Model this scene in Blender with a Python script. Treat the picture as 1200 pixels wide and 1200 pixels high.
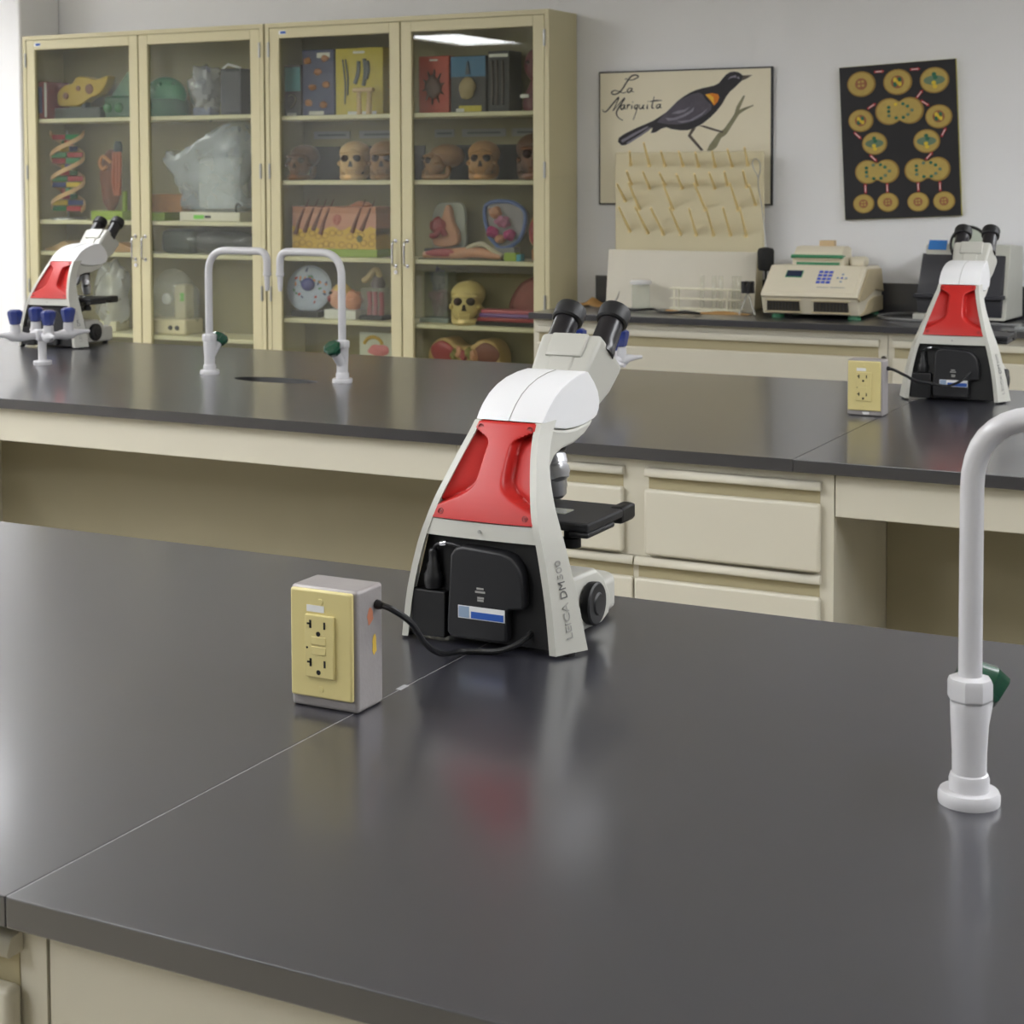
import bpy, bmesh, math, random
from mathutils import Vector, Matrix
random.seed(7)
PI = math.pi
R = math.radians
sc = bpy.context.scene
for o in list(bpy.data.objects):
    bpy.data.objects.remove(o, do_unlink=True)
COL = sc.collection

# ------------------------------------------------------------------ camera
YAW, PITCH, ROLL, FPX = R(27.3), R(2.958), R(0.214), 1988.65
EYE = Vector((0, 0, 1.47))
fw = Vector((-math.sin(YAW)*math.cos(PITCH), math.cos(YAW)*math.cos(PITCH), -math.sin(PITCH)))
rt = Vector((math.cos(YAW), math.sin(YAW), 0))
dn = fw.cross(rt)
r2 = math.cos(ROLL)*rt + math.sin(ROLL)*dn
d2 = -math.sin(ROLL)*rt + math.cos(ROLL)*dn
cam = bpy.data.cameras.new('camera')
cam.sensor_fit = 'HORIZONTAL'
cam.sensor_width = 36
cam.lens = FPX/1200*36
cam.shift_y = -(600-304.84)/1200
cam.clip_start = 0.05
cam.dof.use_dof = True
cam.dof.focus_distance = 2.1
cam.dof.aperture_fstop = 18
camo = bpy.data.objects.new('camera', cam)
COL.objects.link(camo)
m = Matrix((r2, -d2, -fw)).transposed().to_4x4()
m.translation = EYE
camo.matrix_world = m
sc.camera = camo

# ------------------------------------------------------------------ world / exposure
w = bpy.data.worlds.new('world')
sc.world = w
w.use_nodes = True
w.node_tree.nodes['Background'].inputs[0].default_value = (0.8, 0.85, 1, 1)
w.node_tree.nodes['Background'].inputs[1].default_value = 0.3
sc.view_settings.view_transform = 'Standard'
sc.view_settings.look = 'None'
sc.view_settings.exposure = 0.18
sc.view_settings.gamma = 1
sc.view_settings.use_curve_mapping = False
LAMP = 17.0        # strength of the ceiling troffers' diffusers

# ------------------------------------------------------------------ materials
def lin(c):
    return tuple(((x/255)/12.92 if x/255 <= 0.04045 else ((x/255+0.055)/1.055)**2.4) for x in c)
MATS = {}
def mat(name, rgb, rough=0.5, metal=0.0, var=0.06, scale=30, bump=0.0, bscale=200, spec=0.5, coat=0.0, alpha=None, emit=0.0, trans=0.0, sss=0.0):
    if name in MATS: return MATS[name]
    M = bpy.data.materials.new(name)
    M.use_nodes = True
    nt = M.node_tree; N = nt.nodes; L = nt.links
    b = N['Principled BSDF']
    c = lin(rgb)
    tc = N.new('ShaderNodeTexCoord')
    no = N.new('ShaderNodeTexNoise'); no.inputs['Scale'].default_value = scale; no.inputs['Detail'].default_value = 4
    L.new(tc.outputs['Object'], no.inputs['Vector'])
    mx = N.new('ShaderNodeMix'); mx.data_type = 'RGBA'
    mx.inputs['A'].default_value = tuple(x*(1-var) for x in c)+(1,)
    mx.inputs['B'].default_value = tuple(min(1, x*(1+var)) for x in c)+(1,)
    L.new(no.outputs['Fac'], mx.inputs['Factor'])
    L.new(mx.outputs['Result'], b.inputs['Base Color'])
    b.inputs['Roughness'].default_value = rough
    b.inputs['Metallic'].default_value = metal
    b.inputs['Specular IOR Level'].default_value = spec
    b.inputs['Coat Weight'].default_value = coat
    b.inputs['Coat Roughness'].default_value = 0.16 if name == 'black_resin' else 0.05
    b.inputs['Transmission Weight'].default_value = trans
    if emit:
        b.inputs['Emission Color'].default_value = c+(1,)
        b.inputs['Emission Strength'].default_value = emit
    if bump:
        n2 = N.new('ShaderNodeTexNoise'); n2.inputs['Scale'].default_value = bscale; n2.inputs['Detail'].default_value = 3
        L.new(tc.outputs['Object'], n2.inputs['Vector'])
        bp = N.new('ShaderNodeBump'); bp.inputs['Strength'].default_value = bump; bp.inputs['Distance'].default_value = 0.002
        L.new(n2.outputs['Fac'], bp.inputs['Height'])
        L.new(bp.outputs['Normal'], b.inputs['Normal'])
    MATS[name] = M
    return M
def clear(name, rgb, opacity=0.05, rough=0.02, ior=1.45, tint=(.96, .97, .96)):
    """thin clear sheet: see-through with fresnel reflection and a little tint"""
    if name in MATS: return MATS[name]
    M = bpy.data.materials.new(name); M.use_nodes = True
    nt = M.node_tree; N = nt.nodes; L = nt.links
    out = N['Material Output']; b = N['Principled BSDF']
    b.inputs['Base Color'].default_value = lin(rgb)+(1,)
    b.inputs['Roughness'].default_value = max(rough, 0.25)
    tr = N.new('ShaderNodeBsdfTransparent'); tr.inputs['Color'].default_value = tuple(tint)+(1,)
    m1 = N.new('ShaderNodeMixShader')
    tc = N.new('ShaderNodeTexCoord'); no = N.new('ShaderNodeTexNoise'); no.inputs['Scale'].default_value = 9
    L.new(tc.outputs['Object'], no.inputs['Vector'])
    mr = N.new('ShaderNodeMapRange'); mr.inputs['To Min'].default_value = opacity*0.5; mr.inputs['To Max'].default_value = min(1, opacity*1.5)
    L.new(no.outputs['Fac'], mr.inputs['Value'])
    L.new(mr.outputs['Result'], m1.inputs['Fac'])
    L.new(tr.outputs[0], m1.inputs[1]); L.new(b.outputs[0], m1.inputs[2])
    gl = N.new('ShaderNodeBsdfGlossy'); gl.inputs['Roughness'].default_value = rough
    lw = N.new('ShaderNodeLayerWeight'); lw.inputs['Blend'].default_value = 0.5
    pw = N.new('ShaderNodeMath'); pw.operation = 'POWER'; pw.inputs[1].default_value = 5.0
    L.new(lw.outputs['Facing'], pw.inputs[0])
    f0 = ((ior-1)/(ior+1))**2
    fr = N.new('ShaderNodeMath'); fr.operation = 'MULTIPLY_ADD'; fr.inputs[1].default_value = 1-f0; fr.inputs[2].default_value = f0
    L.new(pw.outputs[0], fr.inputs[0])
    m2 = N.new('ShaderNodeMixShader')
    L.new(fr.outputs[0], m2.inputs['Fac']); L.new(m1.outputs[0], m2.inputs[1]); L.new(gl.outputs[0], m2.inputs[2])
    L.new(m2.outputs[0], out.inputs['Surface'])
    MATS[name] = M
    return M

WALL = mat('wall_paint', (236, 236, 238), 0.85, var=0.015, scale=3, bump=0.12, bscale=120)
CEIL = mat('ceiling_tile', (240, 240, 238), 0.9, var=0.03, scale=60)
FLOOR = mat('floor_vinyl', (176, 168, 150), 0.45, var=0.08, scale=40)
RESIN = mat('black_resin', (36, 36, 44), 0.36, var=0.12, scale=14, bump=0.0, spec=0.9, coat=0.8)
RESIN_EDGE = RESIN
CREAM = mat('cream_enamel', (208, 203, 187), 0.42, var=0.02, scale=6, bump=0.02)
CREAM_SHADE = mat('cream_enamel_shaded', (172, 162, 130), 0.6, var=0.03, scale=6)  # same cream enamel darkened, the recess shade put into its colour
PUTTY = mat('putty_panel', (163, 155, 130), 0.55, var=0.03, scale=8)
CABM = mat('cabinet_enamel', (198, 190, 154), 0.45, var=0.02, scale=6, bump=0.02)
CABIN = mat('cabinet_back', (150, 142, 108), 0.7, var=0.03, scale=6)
SHELF = mat('shelf_enamel', (222, 216, 180), 0.5, var=0.02)
GLASS = clear('door_glass', (120, 125, 105), 0.012, 0.01, 1.5, (.89, .90, .87))
STEEL = mat('steel', (170, 170, 168), 0.35, 1.0, var=0.05, scale=50)
CHROME = mat('chrome', (200, 200, 205), 0.18, 1.0, var=0.03)
WHITE = mat('white_enamel', (204, 203, 206), 0.3, var=0.01, coat=0.3)
SCOPE = mat('scope_shell', (188, 187, 179), 0.36, var=0.01, bump=0.02, bscale=700)
SCOPE2 = mat('scope_tube_grey', (180, 179, 171), 0.4, var=0.01)
SCOPE_LIT = mat('scope_cover_lit', (226, 226, 228), 0.32, var=0.01)  # same white as the shell, lightened to carry the light from above
RED = mat('red_plastic', (186, 34, 30), 0.42, var=0.04, scale=40, bump=0.03, bscale=900)
RED_DK = mat('red_screw', (120, 24, 22), 0.4, var=0.3, scale=300)
BLACK = mat('black_plastic', (17, 17, 19), 0.45, var=0.1, bump=0.04, bscale=700)
BLACK2 = mat('black_matte', (28, 28, 31), 0.5, var=0.1, bump=0.04, bscale=600)
RUBBER = mat('black_rubber', (18, 18, 20), 0.5, var=0.1)
EYEM = mat('eyepiece_black', (26, 24, 28), 0.3, var=0.1)
GREY = mat('grey_casting', (158, 153, 152), 0.5, 0.35, var=0.08, scale=60, bump=0.15, bscale=250)
IVORY = mat('ivory_plate', (212, 198, 138), 0.35, var=0.02)
SLOT = mat('slot_black', (12, 12, 12), 0.7)
LABELW = mat('label_white', (225, 225, 225), 0.6)
LABELB = mat('label_blue', (40, 86, 170), 0.5)
LABELG = mat('label_greyblue', (140, 160, 185), 0.5)
INK = mat('grey_ink', (158, 157, 153), 0.6)
DKINK = mat('dark_ink', (92, 92, 92), 0.6)
GREENK = mat('green_knob', (14, 70, 48), 0.25, var=0.1, coat=0.5)
BLUEK = mat('blue_knob', (26, 46, 118), 0.28, var=0.1, coat=0.4)
ORANGEP = mat('orange_stain', (190, 120, 90), 0.7)
YELLOWP = mat('yellow_paint_chip', (216, 180, 70), 0.6)

# ------------------------------------------------------------------ mesh helpers
class MB:
    def __init__(s): s.v = []; s.f = []; s.flat = set()
    def add(s, vs, fs):
        n = len(s.v); s.v += [tuple(x) for x in vs]; s.f += [tuple(i+n for i in f) for f in fs]; return s
    def box(s, x0, x1, y0, y1, z0, z1):
        return s.add([(x0,y0,z0),(x1,y0,z0),(x1,y1,z0),(x0,y1,z0),(x0,y0,z1),(x1,y0,z1),(x1,y1,z1),(x0,y1,z1)],
                     [(3,2,1,0),(4,5,6,7),(0,1,5,4),(1,2,6,5),(2,3,7,6),(3,0,4,7)])
    def rbox(s, x0, x1, y0, y1, z0, z1, b=0.003, seg=2):
        bm = bmesh.new()
        r = bmesh.ops.create_cube(bm, size=1)
        for v in r['verts']:
            v.co = Vector(((x0+x1)/2+v.co.x*(x1-x0), (y0+y1)/2+v.co.y*(y1-y0), (z0+z1)/2+v.co.z*(z1-z0)))
        bmesh.ops.bevel(bm, geom=bm.edges[:], offset=b, segments=seg, profile=0.5, affect='EDGES', clamp_overlap=True)
        return s.bm(bm)
    def bm(s, bm):
        bm.verts.ensure_lookup_table()
        for i, v in enumerate(bm.verts): v.index = i
        bm.normal_update()
        # broad plane faces stay flat-shaded so that bevels do not bend their normals
        for i, f in enumerate(bm.faces):
            if len(f.verts) > 4 or max(abs(c) for c in f.normal) > 0.99999: s.flat.add(len(s.f)+i)
        s.add([v.co[:] for v in bm.verts], [[v.index for v in f.verts] for f in bm.faces])
        bm.free(); return s
    def prism(s, poly, axis, a, b, bevel=0.0, seg=2):
        """closed 2-D outline pushed along an axis. axis 'x': (y,z); 'y': (x,z); 'z': (x,y)"""
        def P(p, t):
            return {'x': (t, p[0], p[1]), 'y': (p[0], t, p[1]), 'z': (p[0], p[1], t)}[axis]
        bm = bmesh.new()
        A = [bm.verts.new(P(p, a)) for p in poly]; B = [bm.verts.new(P(p, b)) for p in poly]
        n = len(poly)
        caps = [bm.faces.new(A), bm.faces.new(B[::-1])]
        for i in range(n):
            bm.faces.new((A[i], B[i], B[(i+1) % n], A[(i+1) % n]))
        bmesh.ops.recalc_face_normals(bm, faces=bm.faces[:])
        if bevel:
            es = set(e for f in caps for e in f.edges)
            bmesh.ops.bevel(bm, geom=list(es), offset=bevel, segments=seg, profile=0.5, affect='EDGES', clamp_overlap=True)
        return s.bm(bm)
    def profile(s, pts, bevel=0.0, seg=3, x0=None):
        """side outline (y, z, half_width) spread across x"""
        bm = bmesh.new()
        A = [bm.verts.new((-p[2] if x0 is None else x0, p[0], p[1])) for p in pts]
        B = [bm.verts.new((p[2], p[0], p[1])) for p in pts]
        n = len(pts)
        caps = [bm.faces.new(A), bm.faces.new(B[::-1])]
        for i in range(n):
            bm.faces.new((A[i], B[i], B[(i+1) % n], A[(i+1) % n]))
        bmesh.ops.recalc_face_normals(bm, faces=bm.faces[:])
        if bevel:
            es = set(e for f in caps for e in f.edges)
            bmesh.ops.bevel(bm, geom=list(es), offset=bevel, segments=seg, profile=0.5, affect='EDGES', clamp_overlap=True)
        return s.bm(bm)
    def lathe(s, prof, seg=20, origin=(0,0,0), direction=(0,0,1)):
        """profile [(r, h)] about an axis"""
        d = Vector(direction).normalized(); q = d.to_track_quat('Z', 'Y'); o = Vector(origin)
        vs = []; fs = []
        for r, h in prof:
            for i in range(seg):
                a = 2*PI*i/seg
                vs.append(o + q @ Vector((r*math.cos(a), r*math.sin(a), h)))
        for k in range(len(prof)-1):
            for i in range(seg):
                j = (i+1) % seg
                fs.append((k*seg+i, k*seg+j, (k+1)*seg+j, (k+1)*seg+i))
        if prof[0][0] > 1e-6: fs.append(tuple(range(seg))[::-1])
        if prof[-1][0] > 1e-6: fs.append(tuple((len(prof)-1)*seg+i for i in range(seg)))
        return s.add(vs, fs)
    def cyl(s, p, q, r, r1=None, seg=16):
        p = Vector(p); q = Vector(q)
        return s.lathe([(r, 0), (r if r1 is None else r1, (q-p).length)], seg, p, q-p)
    def tube(s, path, r, seg=10, closed=False):
        P = [Vector(p) for p in path]; n = len(P); vs = []; fs = []
        up = None
        rr = r if isinstance(r, (list, tuple)) else [r]*n
        for i in range(n):
            if closed: t = P[(i+1) % n]-P[i-1]
            else: t = P[min(i+1, n-1)]-P[max(i-1, 0)]
            t.normalize()
            if up is None:
                up = Vector((0, 0, 1)) if abs(t.z) < 0.9 else Vector((1, 0, 0))
            sd = t.cross(up)
            if sd.length < 1e-6: sd = t.cross(Vector((0.3, 1, 0)))
            sd.normalize(); up = sd.cross(t).normalized()
            for k in range(seg):
                a = 2*PI*k/seg
                vs.append(P[i] + rr[i]*(math.cos(a)*sd+math.sin(a)*up))
        for i in range(n if closed else n-1):
            j = (i+1) % n
            for k in range(seg):
                l = (k+1) % seg
                fs.append((i*seg+k, i*seg+l, j*seg+l, j*seg+k))
        if not closed:
            fs.append(tuple(range(seg))[::-1]); fs.append(tuple((n-1)*seg+k for k in range(seg)))
        return s.add(vs, fs)
    def blob(s, c, rad, fn=None, seg=20, rings=14):
        vs = []; fs = []
        c = Vector(c)
        def put(d):
            k = fn(d) if fn else 1.0
            if isinstance(k, Vector): return c + Vector((k.x*rad[0], k.y*rad[1], k.z*rad[2]))
            return c + Vector((d.x*rad[0]*k, d.y*rad[1]*k, d.z*rad[2]*k))
        vs.append(put(Vector((0, 0, -1))))
        for i in range(1, rings):
            ph = -PI/2+PI*i/rings
            for j in range(seg):
                a = 2*PI*j/seg
                vs.append(put(Vector((math.cos(ph)*math.cos(a), math.cos(ph)*math.sin(a), math.sin(ph)))))
        vs.append(put(Vector((0, 0, 1))))
        for j in range(seg): fs.append((0, 1+(j+1) % seg, 1+j))
        for i in range(rings-2):
            for j in range(seg):
                a = 1+i*seg+j; b = 1+i*seg+(j+1) % seg
                fs.append((a, b, b+seg, a+seg))
        t = len(vs)-1; o = 1+(rings-2)*seg
        for j in range(seg): fs.append((o+j, o+(j+1) % seg, t))
        return s.add(vs, fs)
    def mesh(s, name, material, smooth=True, angle=38):
        me = bpy.data.meshes.new(name)
        me.from_pydata(s.v, [], s.f)
        me.validate()
        if material: me.materials.append(material)
        if smooth:
            me.polygons.foreach_set('use_smooth', [True]*len(me.polygons))
            me.set_sharp_from_angle(angle=R(angle))
            if len(me.polygons) == len(s.f):
                me.polygons.foreach_set('use_smooth', [i not in s.flat for i in range(len(me.polygons))])
        me.update()
        return me
    def build(s, name, material, parent=None, smooth=True, angle=38, loc=None):
        o = bpy.data.objects.new(name, s.mesh(name, material, smooth, angle))
        COL.objects.link(o)
        if parent: o.parent = parent
        if loc: o.location = loc
        return o
def tag(o, label=None, cat=None, group=None, kind=None):
    if label: o['label'] = label
    if cat: o['category'] = cat
    if group: o['group'] = group
    if kind: o['kind'] = kind
    return o
def thing(name, label, cat, loc=(0,0,0), rz=0.0, group=None):
    o = bpy.data.objects.new(name, None); COL.objects.link(o)
    o.empty_display_size = 0.05
    o.location = loc; o.rotation_euler = (0, 0, rz)
    return tag(o, label, cat, group)
def struct(name, mb, m, parent=None, **k):
    o = mb.build(name, m, parent, **k)
    if not parent: tag(o, kind='structure')
    return o
def inst(me, name, parent, loc=(0,0,0), rot=(0,0,0), scale=(1,1,1)):
    o = bpy.data.objects.new(name, me); COL.objects.link(o); o.parent = parent
    o.location = loc; o.rotation_euler = rot; o.scale = scale
    return o
def copy_tree(o, parent=None):
    c = o.copy(); COL.objects.link(c); c.parent = parent
    for ch in list(o.children): copy_tree(ch, c)
    return c
def fillet(pts, rad, n=6):
    """polyline with rounded corners"""
    P = [Vector(p) for p in pts]; out = [P[0]]
    for i in range(1, len(P)-1):
        a = (P[i-1]-P[i]); b = (P[i+1]-P[i])
        d = min(rad, a.length*0.499, b.length*0.499)
        p0 = P[i]+a.normalized()*d; p1 = P[i]+b.normalized()*d
        for k in range(n+1):
            t = k/n
            out.append((1-t)**2*p0 + 2*t*(1-t)*P[i] + t*t*p1)
    out.append(P[-1]); return out
def spline(pts, n=6, closed=False):
    P = [Vector(p) for p in pts]; N_ = len(P); out = []
    rng = range(N_ if closed else N_-1)
    for i in rng:
        p0 = P[(i-1) % N_] if (closed or i > 0) else P[0]
        p1 = P[i]; p2 = P[(i+1) % N_]
        p3 = P[(i+2) % N_] if (closed or i+2 < N_) else P[-1]
        for k in range(n):
            t = k/n
            out.append(0.5*((2*p1)+(p2-p0)*t+(2*p0-5*p1+4*p2-p3)*t*t+(3*p1-p0-3*p2+p3)*t**3))
    if not closed: out.append(P[-1])
    return out
def text_mesh(name, body, size, material, extrude=0.0002, align='CENTER', shear=0.0, width=None):
    cu = bpy.data.curves.new(name, 'FONT'); cu.body = body; cu.size = size; cu.extrude = extrude
    cu.align_x = align; cu.align_y = 'CENTER'; cu.shear = shear; cu.resolution_u = 3
    if width: cu.space_character = width
    o = bpy.data.objects.new(name, cu); COL.objects.link(o)
    dg = bpy.context.evaluated_depsgraph_get()
    me = bpy.data.meshes.new_from_object(o.evaluated_get(dg))
    bpy.data.objects.remove(o); bpy.data.curves.remove(cu)
    me.materials.clear(); me.materials.append(material)
    return me
def rough_outline(n, rx, ry, j=0.0):
    return [(rx*math.cos(2*PI*i/n)*(1+random.uniform(-j, j)), ry*math.sin(2*PI*i/n)*(1+random.uniform(-j, j))) for i in range(n)]
def rrect(x0, x1, z0, z1, r, n=5):
    o = []
    for cx, cz, a0 in ((x1-r, z1-r, 0), (x0+r, z1-r, 90), (x0+r, z0+r, 180), (x1-r, z0+r, 270)):
        for k in range(n+1):
            a = R(a0+90*k/n); o.append((cx+r*math.cos(a), cz+r*math.sin(a)))
    return o

# ------------------------------------------------------------------ room
XL, XR, YFR, YBK, ZC = -8.2, 3.6, -3.6, 6.65, 2.6
struct('floor', MB().box(XL-.1, XR+.1, YFR-.1, YBK+.1, -0.1, 0), FLOOR)
struct('ceiling', MB().box(XL-.1, XR+.1, YFR-.1, YBK+.1, ZC+0.1, ZC+0.2), CEIL)
struct('wall_back', MB().box(XL-.1, XR+.1, YBK, YBK+.1, 0, ZC+.1), WALL)
struct('wall_left', MB().box(XL-.1, XL, YFR, YBK, 0, ZC+.1), WALL)
WALL2 = mat('wall_paint_dim', (150, 150, 148), 0.85, var=0.015, scale=3, bump=0.12, bscale=120)  # unseen walls given a darker tone to cut bounced side light
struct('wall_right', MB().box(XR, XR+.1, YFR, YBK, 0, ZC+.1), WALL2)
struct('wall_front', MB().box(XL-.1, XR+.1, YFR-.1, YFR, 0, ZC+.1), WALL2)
struct('wall_corner_pier', MB().rbox(-6.9, -6.012, 6.365, YBK-.001, 0, ZC+.099, 0.012, 3), WALL)

# ceiling troffers: one shows reflected, others added unseen to brighten bench and back wall
LAMPM = mat('lamp_diffuser', (250, 252, 255), 0.5, emit=LAMP)
LAMPF = mat('lamp_frame', (235, 235, 232), 0.5)
k = 0
for x, ys_ in ((-7.07, (0.0, 2.6, 5.2)), (-4.67, (-1.6, 0.0, 1.6, 4.0)), (-2.27, (-1.2, 0.9)), (1.0, (1.2, 2.8, 4.2, 5.6))):
    for y in ys_:
        t = thing('ceiling_light', 'recessed fluorescent ceiling panel in a mostly added layout above the benches', 'light', (x, y, ZC), 0, 'fluorescent ceiling panels')
        MB().box(-.29, .29, -.59, .59, 0.012, 0.02).build('diffuser', LAMPM, t)
        MB().box(-.32, .32, -.62, -.59, 0, .1).box(-.32, .32, .59, .62, 0, .1).box(-.32, -.29, -.59, .59, 0, .1).box(.29, .32, -.59, .59, 0, .1).build('frame', LAMPF, t)

# ------------------------------------------------------------------ benches
def worktop(name, label, x0, x1, y0, y1, z, seams, th=0.025, hole=None):
    t = thing(name, label, 'worktop', ((x0+x1)/2, (y0+y1)/2, z-th))
    xs = [x0]+seams+[x1]
    ox, oy = (x0+x1)/2, (y0+y1)/2
    for i in range(len(xs)-1):
        a = xs[i]+(0.0003 if i else 0)-ox; b = xs[i+1]-(0.0003 if i+2 < len(xs) else 0)-ox
        if hole and a+ox < hole[0] < b+ox:
            # slab with an oval basin opening
            hx, hy, rx, ry = hole[0]-ox, hole[1]-oy, hole[2], hole[3]
            bm = bmesh.new()
            n = 32
            def ring(z_, f=1.0): return [bm.verts.new((hx+rx*f*math.cos(2*PI*i/n), hy+ry*f*math.sin(2*PI*i/n), z_)) for i in range(n)]
            def sq(z_):
                o = []
                for i in range(n):
                    c, s = math.cos(2*PI*i/n), math.sin(2*PI*i/n)
                    kx = ((b if c > 0 else a)-hx)/c if abs(c) > 1e-6 else 1e9
                    ky = ((y1-oy if s > 0 else y0-oy)-hy)/s if abs(s) > 1e-6 else 1e9
                    q = min(kx, ky); o.append(Vector((hx+c*q, hy+s*q, z_)))
                # snap nearest to corners
                for cx in (a, b):
                    for cy in (y0-oy, y1-oy):
                        j = min(range(n), key=lambda j: (o[j].x-cx)**2+(o[j].y-cy)**2)
                        o[j] = Vector((cx, cy, z_))
                return [bm.verts.new(p) for p in o]
            it, ib = ring(th), ring(0)
            ot, ob = sq(th), sq(0)
            for i in range(n):
                j = (i+1) % n
                bm.faces.new((it[i], ot[i], ot[j], it[j])); bm.faces.new((ib[j], ob[j], ob[i], ib[i]))
                bm.faces.new((it[j], ib[j], ib[i], it[i])); bm.faces.new((ot[i], ob[i], ob[j], ot[j]))
            bmesh.ops.recalc_face_normals(bm, faces=bm.faces[:])
            MB().bm(bm).build('slab', RESIN, t)
        else:
            MB().rbox(a, b, y0-oy, y1-oy, 0, th, 0.0012, 2).build('slab', RESIN, t)
    return t
def drawer(parent, x0, x1, z0, z1, lip=0.017, rec=0.026, y=0.0, lock=False):
    """a drawer front: bevelled pull lip on top, dark finger recess, face panel"""
    d = MB().rbox(x0, x1, y-0.019, y-0.001, z0, z1-lip-rec, 0.006, 3).build('drawer', CREAM, parent)
    MB().prism([(y-0.001, z1), (y-0.014, z1-0.002), (y-0.019, z1-lip*0.8), (y-0.017, z1-lip), (y-0.001, z1-lip)], 'x', x0, x1).build('pull_lip', CREAM, d)
    MB().box(x0+0.004, x1-0.004, y-0.0012, y-0.0002, z1-lip-rec-0.004, z1-lip+0.001).build('finger_recess', CREAM_SHADE, d)
    if lock:
        MB().cyl((x1-0.012, y-0.019, z1-lip-rec-0.055), (x1-0.012, y-0.03, z1-lip-rec-0.055), 0.007).rbox(x1-0.016, x1-0.008, y-0.0285, y-0.0195, z1-lip-rec-0.085, z1-lip-rec-0.055, 0.002).build('lock', CHROME, d)
    return d
def drawer_unit(label, x0, x1, y0, y1, ztop, stile=0.049, group=None):
    """two-column drawer base: separate drawers above, wide gap-less drawers below"""
    t = thing('drawer_unit', label, 'cabinet', (x0, y0, 0), 0, group)
    W = x1-x0; D = y1-y0; xm = W*0.503
    MB().box(0.0005, W-0.0005, 0.0, D, 0.09, ztop).box(0.03, W-0.03, 0.06, D, 0, 0.09).build('carcass', CREAM, t)
    zt = ztop-0.018
    for k, (a, b) in enumerate(((0.018, xm-stile/2), (xm+stile/2, W-0.024))):
        drawer(t, a, b, zt-0.178, zt)
    for k, (a, b) in enumerate(((0.004, xm-0.002), (xm+0.002, W-0.024))):
        drawer(t, a, b, zt-0.178-0.006-0.222, zt-0.184, lock=(k == 1))
        drawer(t, a, b, 0.105, zt-0.412)
    return t
def apron_panel(label, x0, x1, y0, ztop, zbot, depth=0.02):
    o = MB().rbox(-(x1-x0)/2, (x1-x0)/2, 0, depth, 0, ztop-zbot, 0.0015, 1).build('apron_panel', CREAM, None, loc=((x0+x1)/2, y0, zbot))
    return tag(o, label, 'panel')
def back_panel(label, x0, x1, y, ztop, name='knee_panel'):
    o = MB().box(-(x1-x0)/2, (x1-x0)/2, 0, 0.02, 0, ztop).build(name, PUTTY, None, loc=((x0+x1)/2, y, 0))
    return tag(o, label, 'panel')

# middle bench
ZB = 0.91; ZU = ZB-0.025
worktop('bench_worktop', 'long black resin worktop of the middle bench carrying two microscopes', -4.95, 1.4, 3.165, 4.42, ZB, [-3.32, -1.02], hole=(-2.67, 3.775, 0.135, 0.05))
sk = thing('cup_sink', 'black oval cup sink let into the middle bench between faucets', 'sink', (-2.67, 3.775, ZB-0.16))
bm_ = MB()
n = 32
prof = [(1.0, 0.159), (0.97, 0.157), (0.93, 0.10), (0.85, 0.03), (0.5, 0.012), (0.06, 0.008)]
vs = []; fs = []
for q, h in prof:
    for i in range(n): vs.append((0.1345*q*math.cos(2*PI*i/n), 0.0495*q*math.sin(2*PI*i/n), h))
for a in range(len(prof)-1):
    for i in range(n):
        j = (i+1) % n; fs.append((a*n+i, (a+1)*n+i, (a+1)*n+j, a*n+j))
bm_.add(vs, fs).build('bowl', RUBBER, sk)
MB().lathe([(0.012, 0), (0.012, 0.012), (0.004, 0.013)], 16, (0, 0, 0.0)).build('drain', STEEL, sk)

drawer_unit('cream steel drawer base under the middle bench, behind the nearest microscope', -1.783, -0.944, 3.19, 4.395, ZU)
drawer_unit('cream steel drawer base at the left end of the middle bench', -4.90, -3.48, 3.19, 4.395, ZU)
drawer_unit('cream steel drawer base at the right end of the middle bench', 0.76, 1.37, 3.19, 4.395, ZU)
apron_panel('cream apron panel under the middle bench, left of the nearest microscope', -3.479, -1.784, 3.192, ZU, 0.799)
apron_panel('cream apron panel under the right part of the middle bench', -0.943, 0.759, 3.192, ZU, 0.799)
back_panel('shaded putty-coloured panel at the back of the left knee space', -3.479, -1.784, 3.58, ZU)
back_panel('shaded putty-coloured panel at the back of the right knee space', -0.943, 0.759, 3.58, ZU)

# near bench
worktop('bench_worktop', 'near black resin worktop with a pale seam, microscope standing on it', -3.3, 0.95, 0.965, 2.036, ZB, [-0.943])
drawer_unit('cream steel drawer base under the near worktop, bottom left corner', -1.775, -0.934, 1.0, 2.01, ZU)
apron_panel('cream apron panel under the near worktop edge', -0.933, 0.72, 1.001, ZU, 0.62)
drawer_unit('cream steel drawer base under the near worktop, far right', 0.721, 0.94, 1.0, 2.01, ZU)
drawer_unit('cream steel drawer base under the near worktop, far left', -3.28, -2.62, 1.0, 2.01, ZU)
apron_panel('cream apron panel under the near worktop, left of its drawer base', -2.619, -1.776, 1.001, ZU, 0.799)
# pale filler showing in the seam of the near worktop
SEAM = mat('seam_filler', (150, 150, 152), 0.7, var=0.4, scale=60)
o = MB().box(-0.0005, 0.0005, 0, 1.066, 0, 0.0245).rbox(-0.004, 0.003, 0.588, 0.606, 0.0238, 0.0254, 0.0005).build('seam_filler', SEAM, [q for q in bpy.data.objects if q.get('label', '').startswith('near black resin')][0])
o.location = (-0.943+1.175, 0.967-1.5005, 0)

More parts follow.
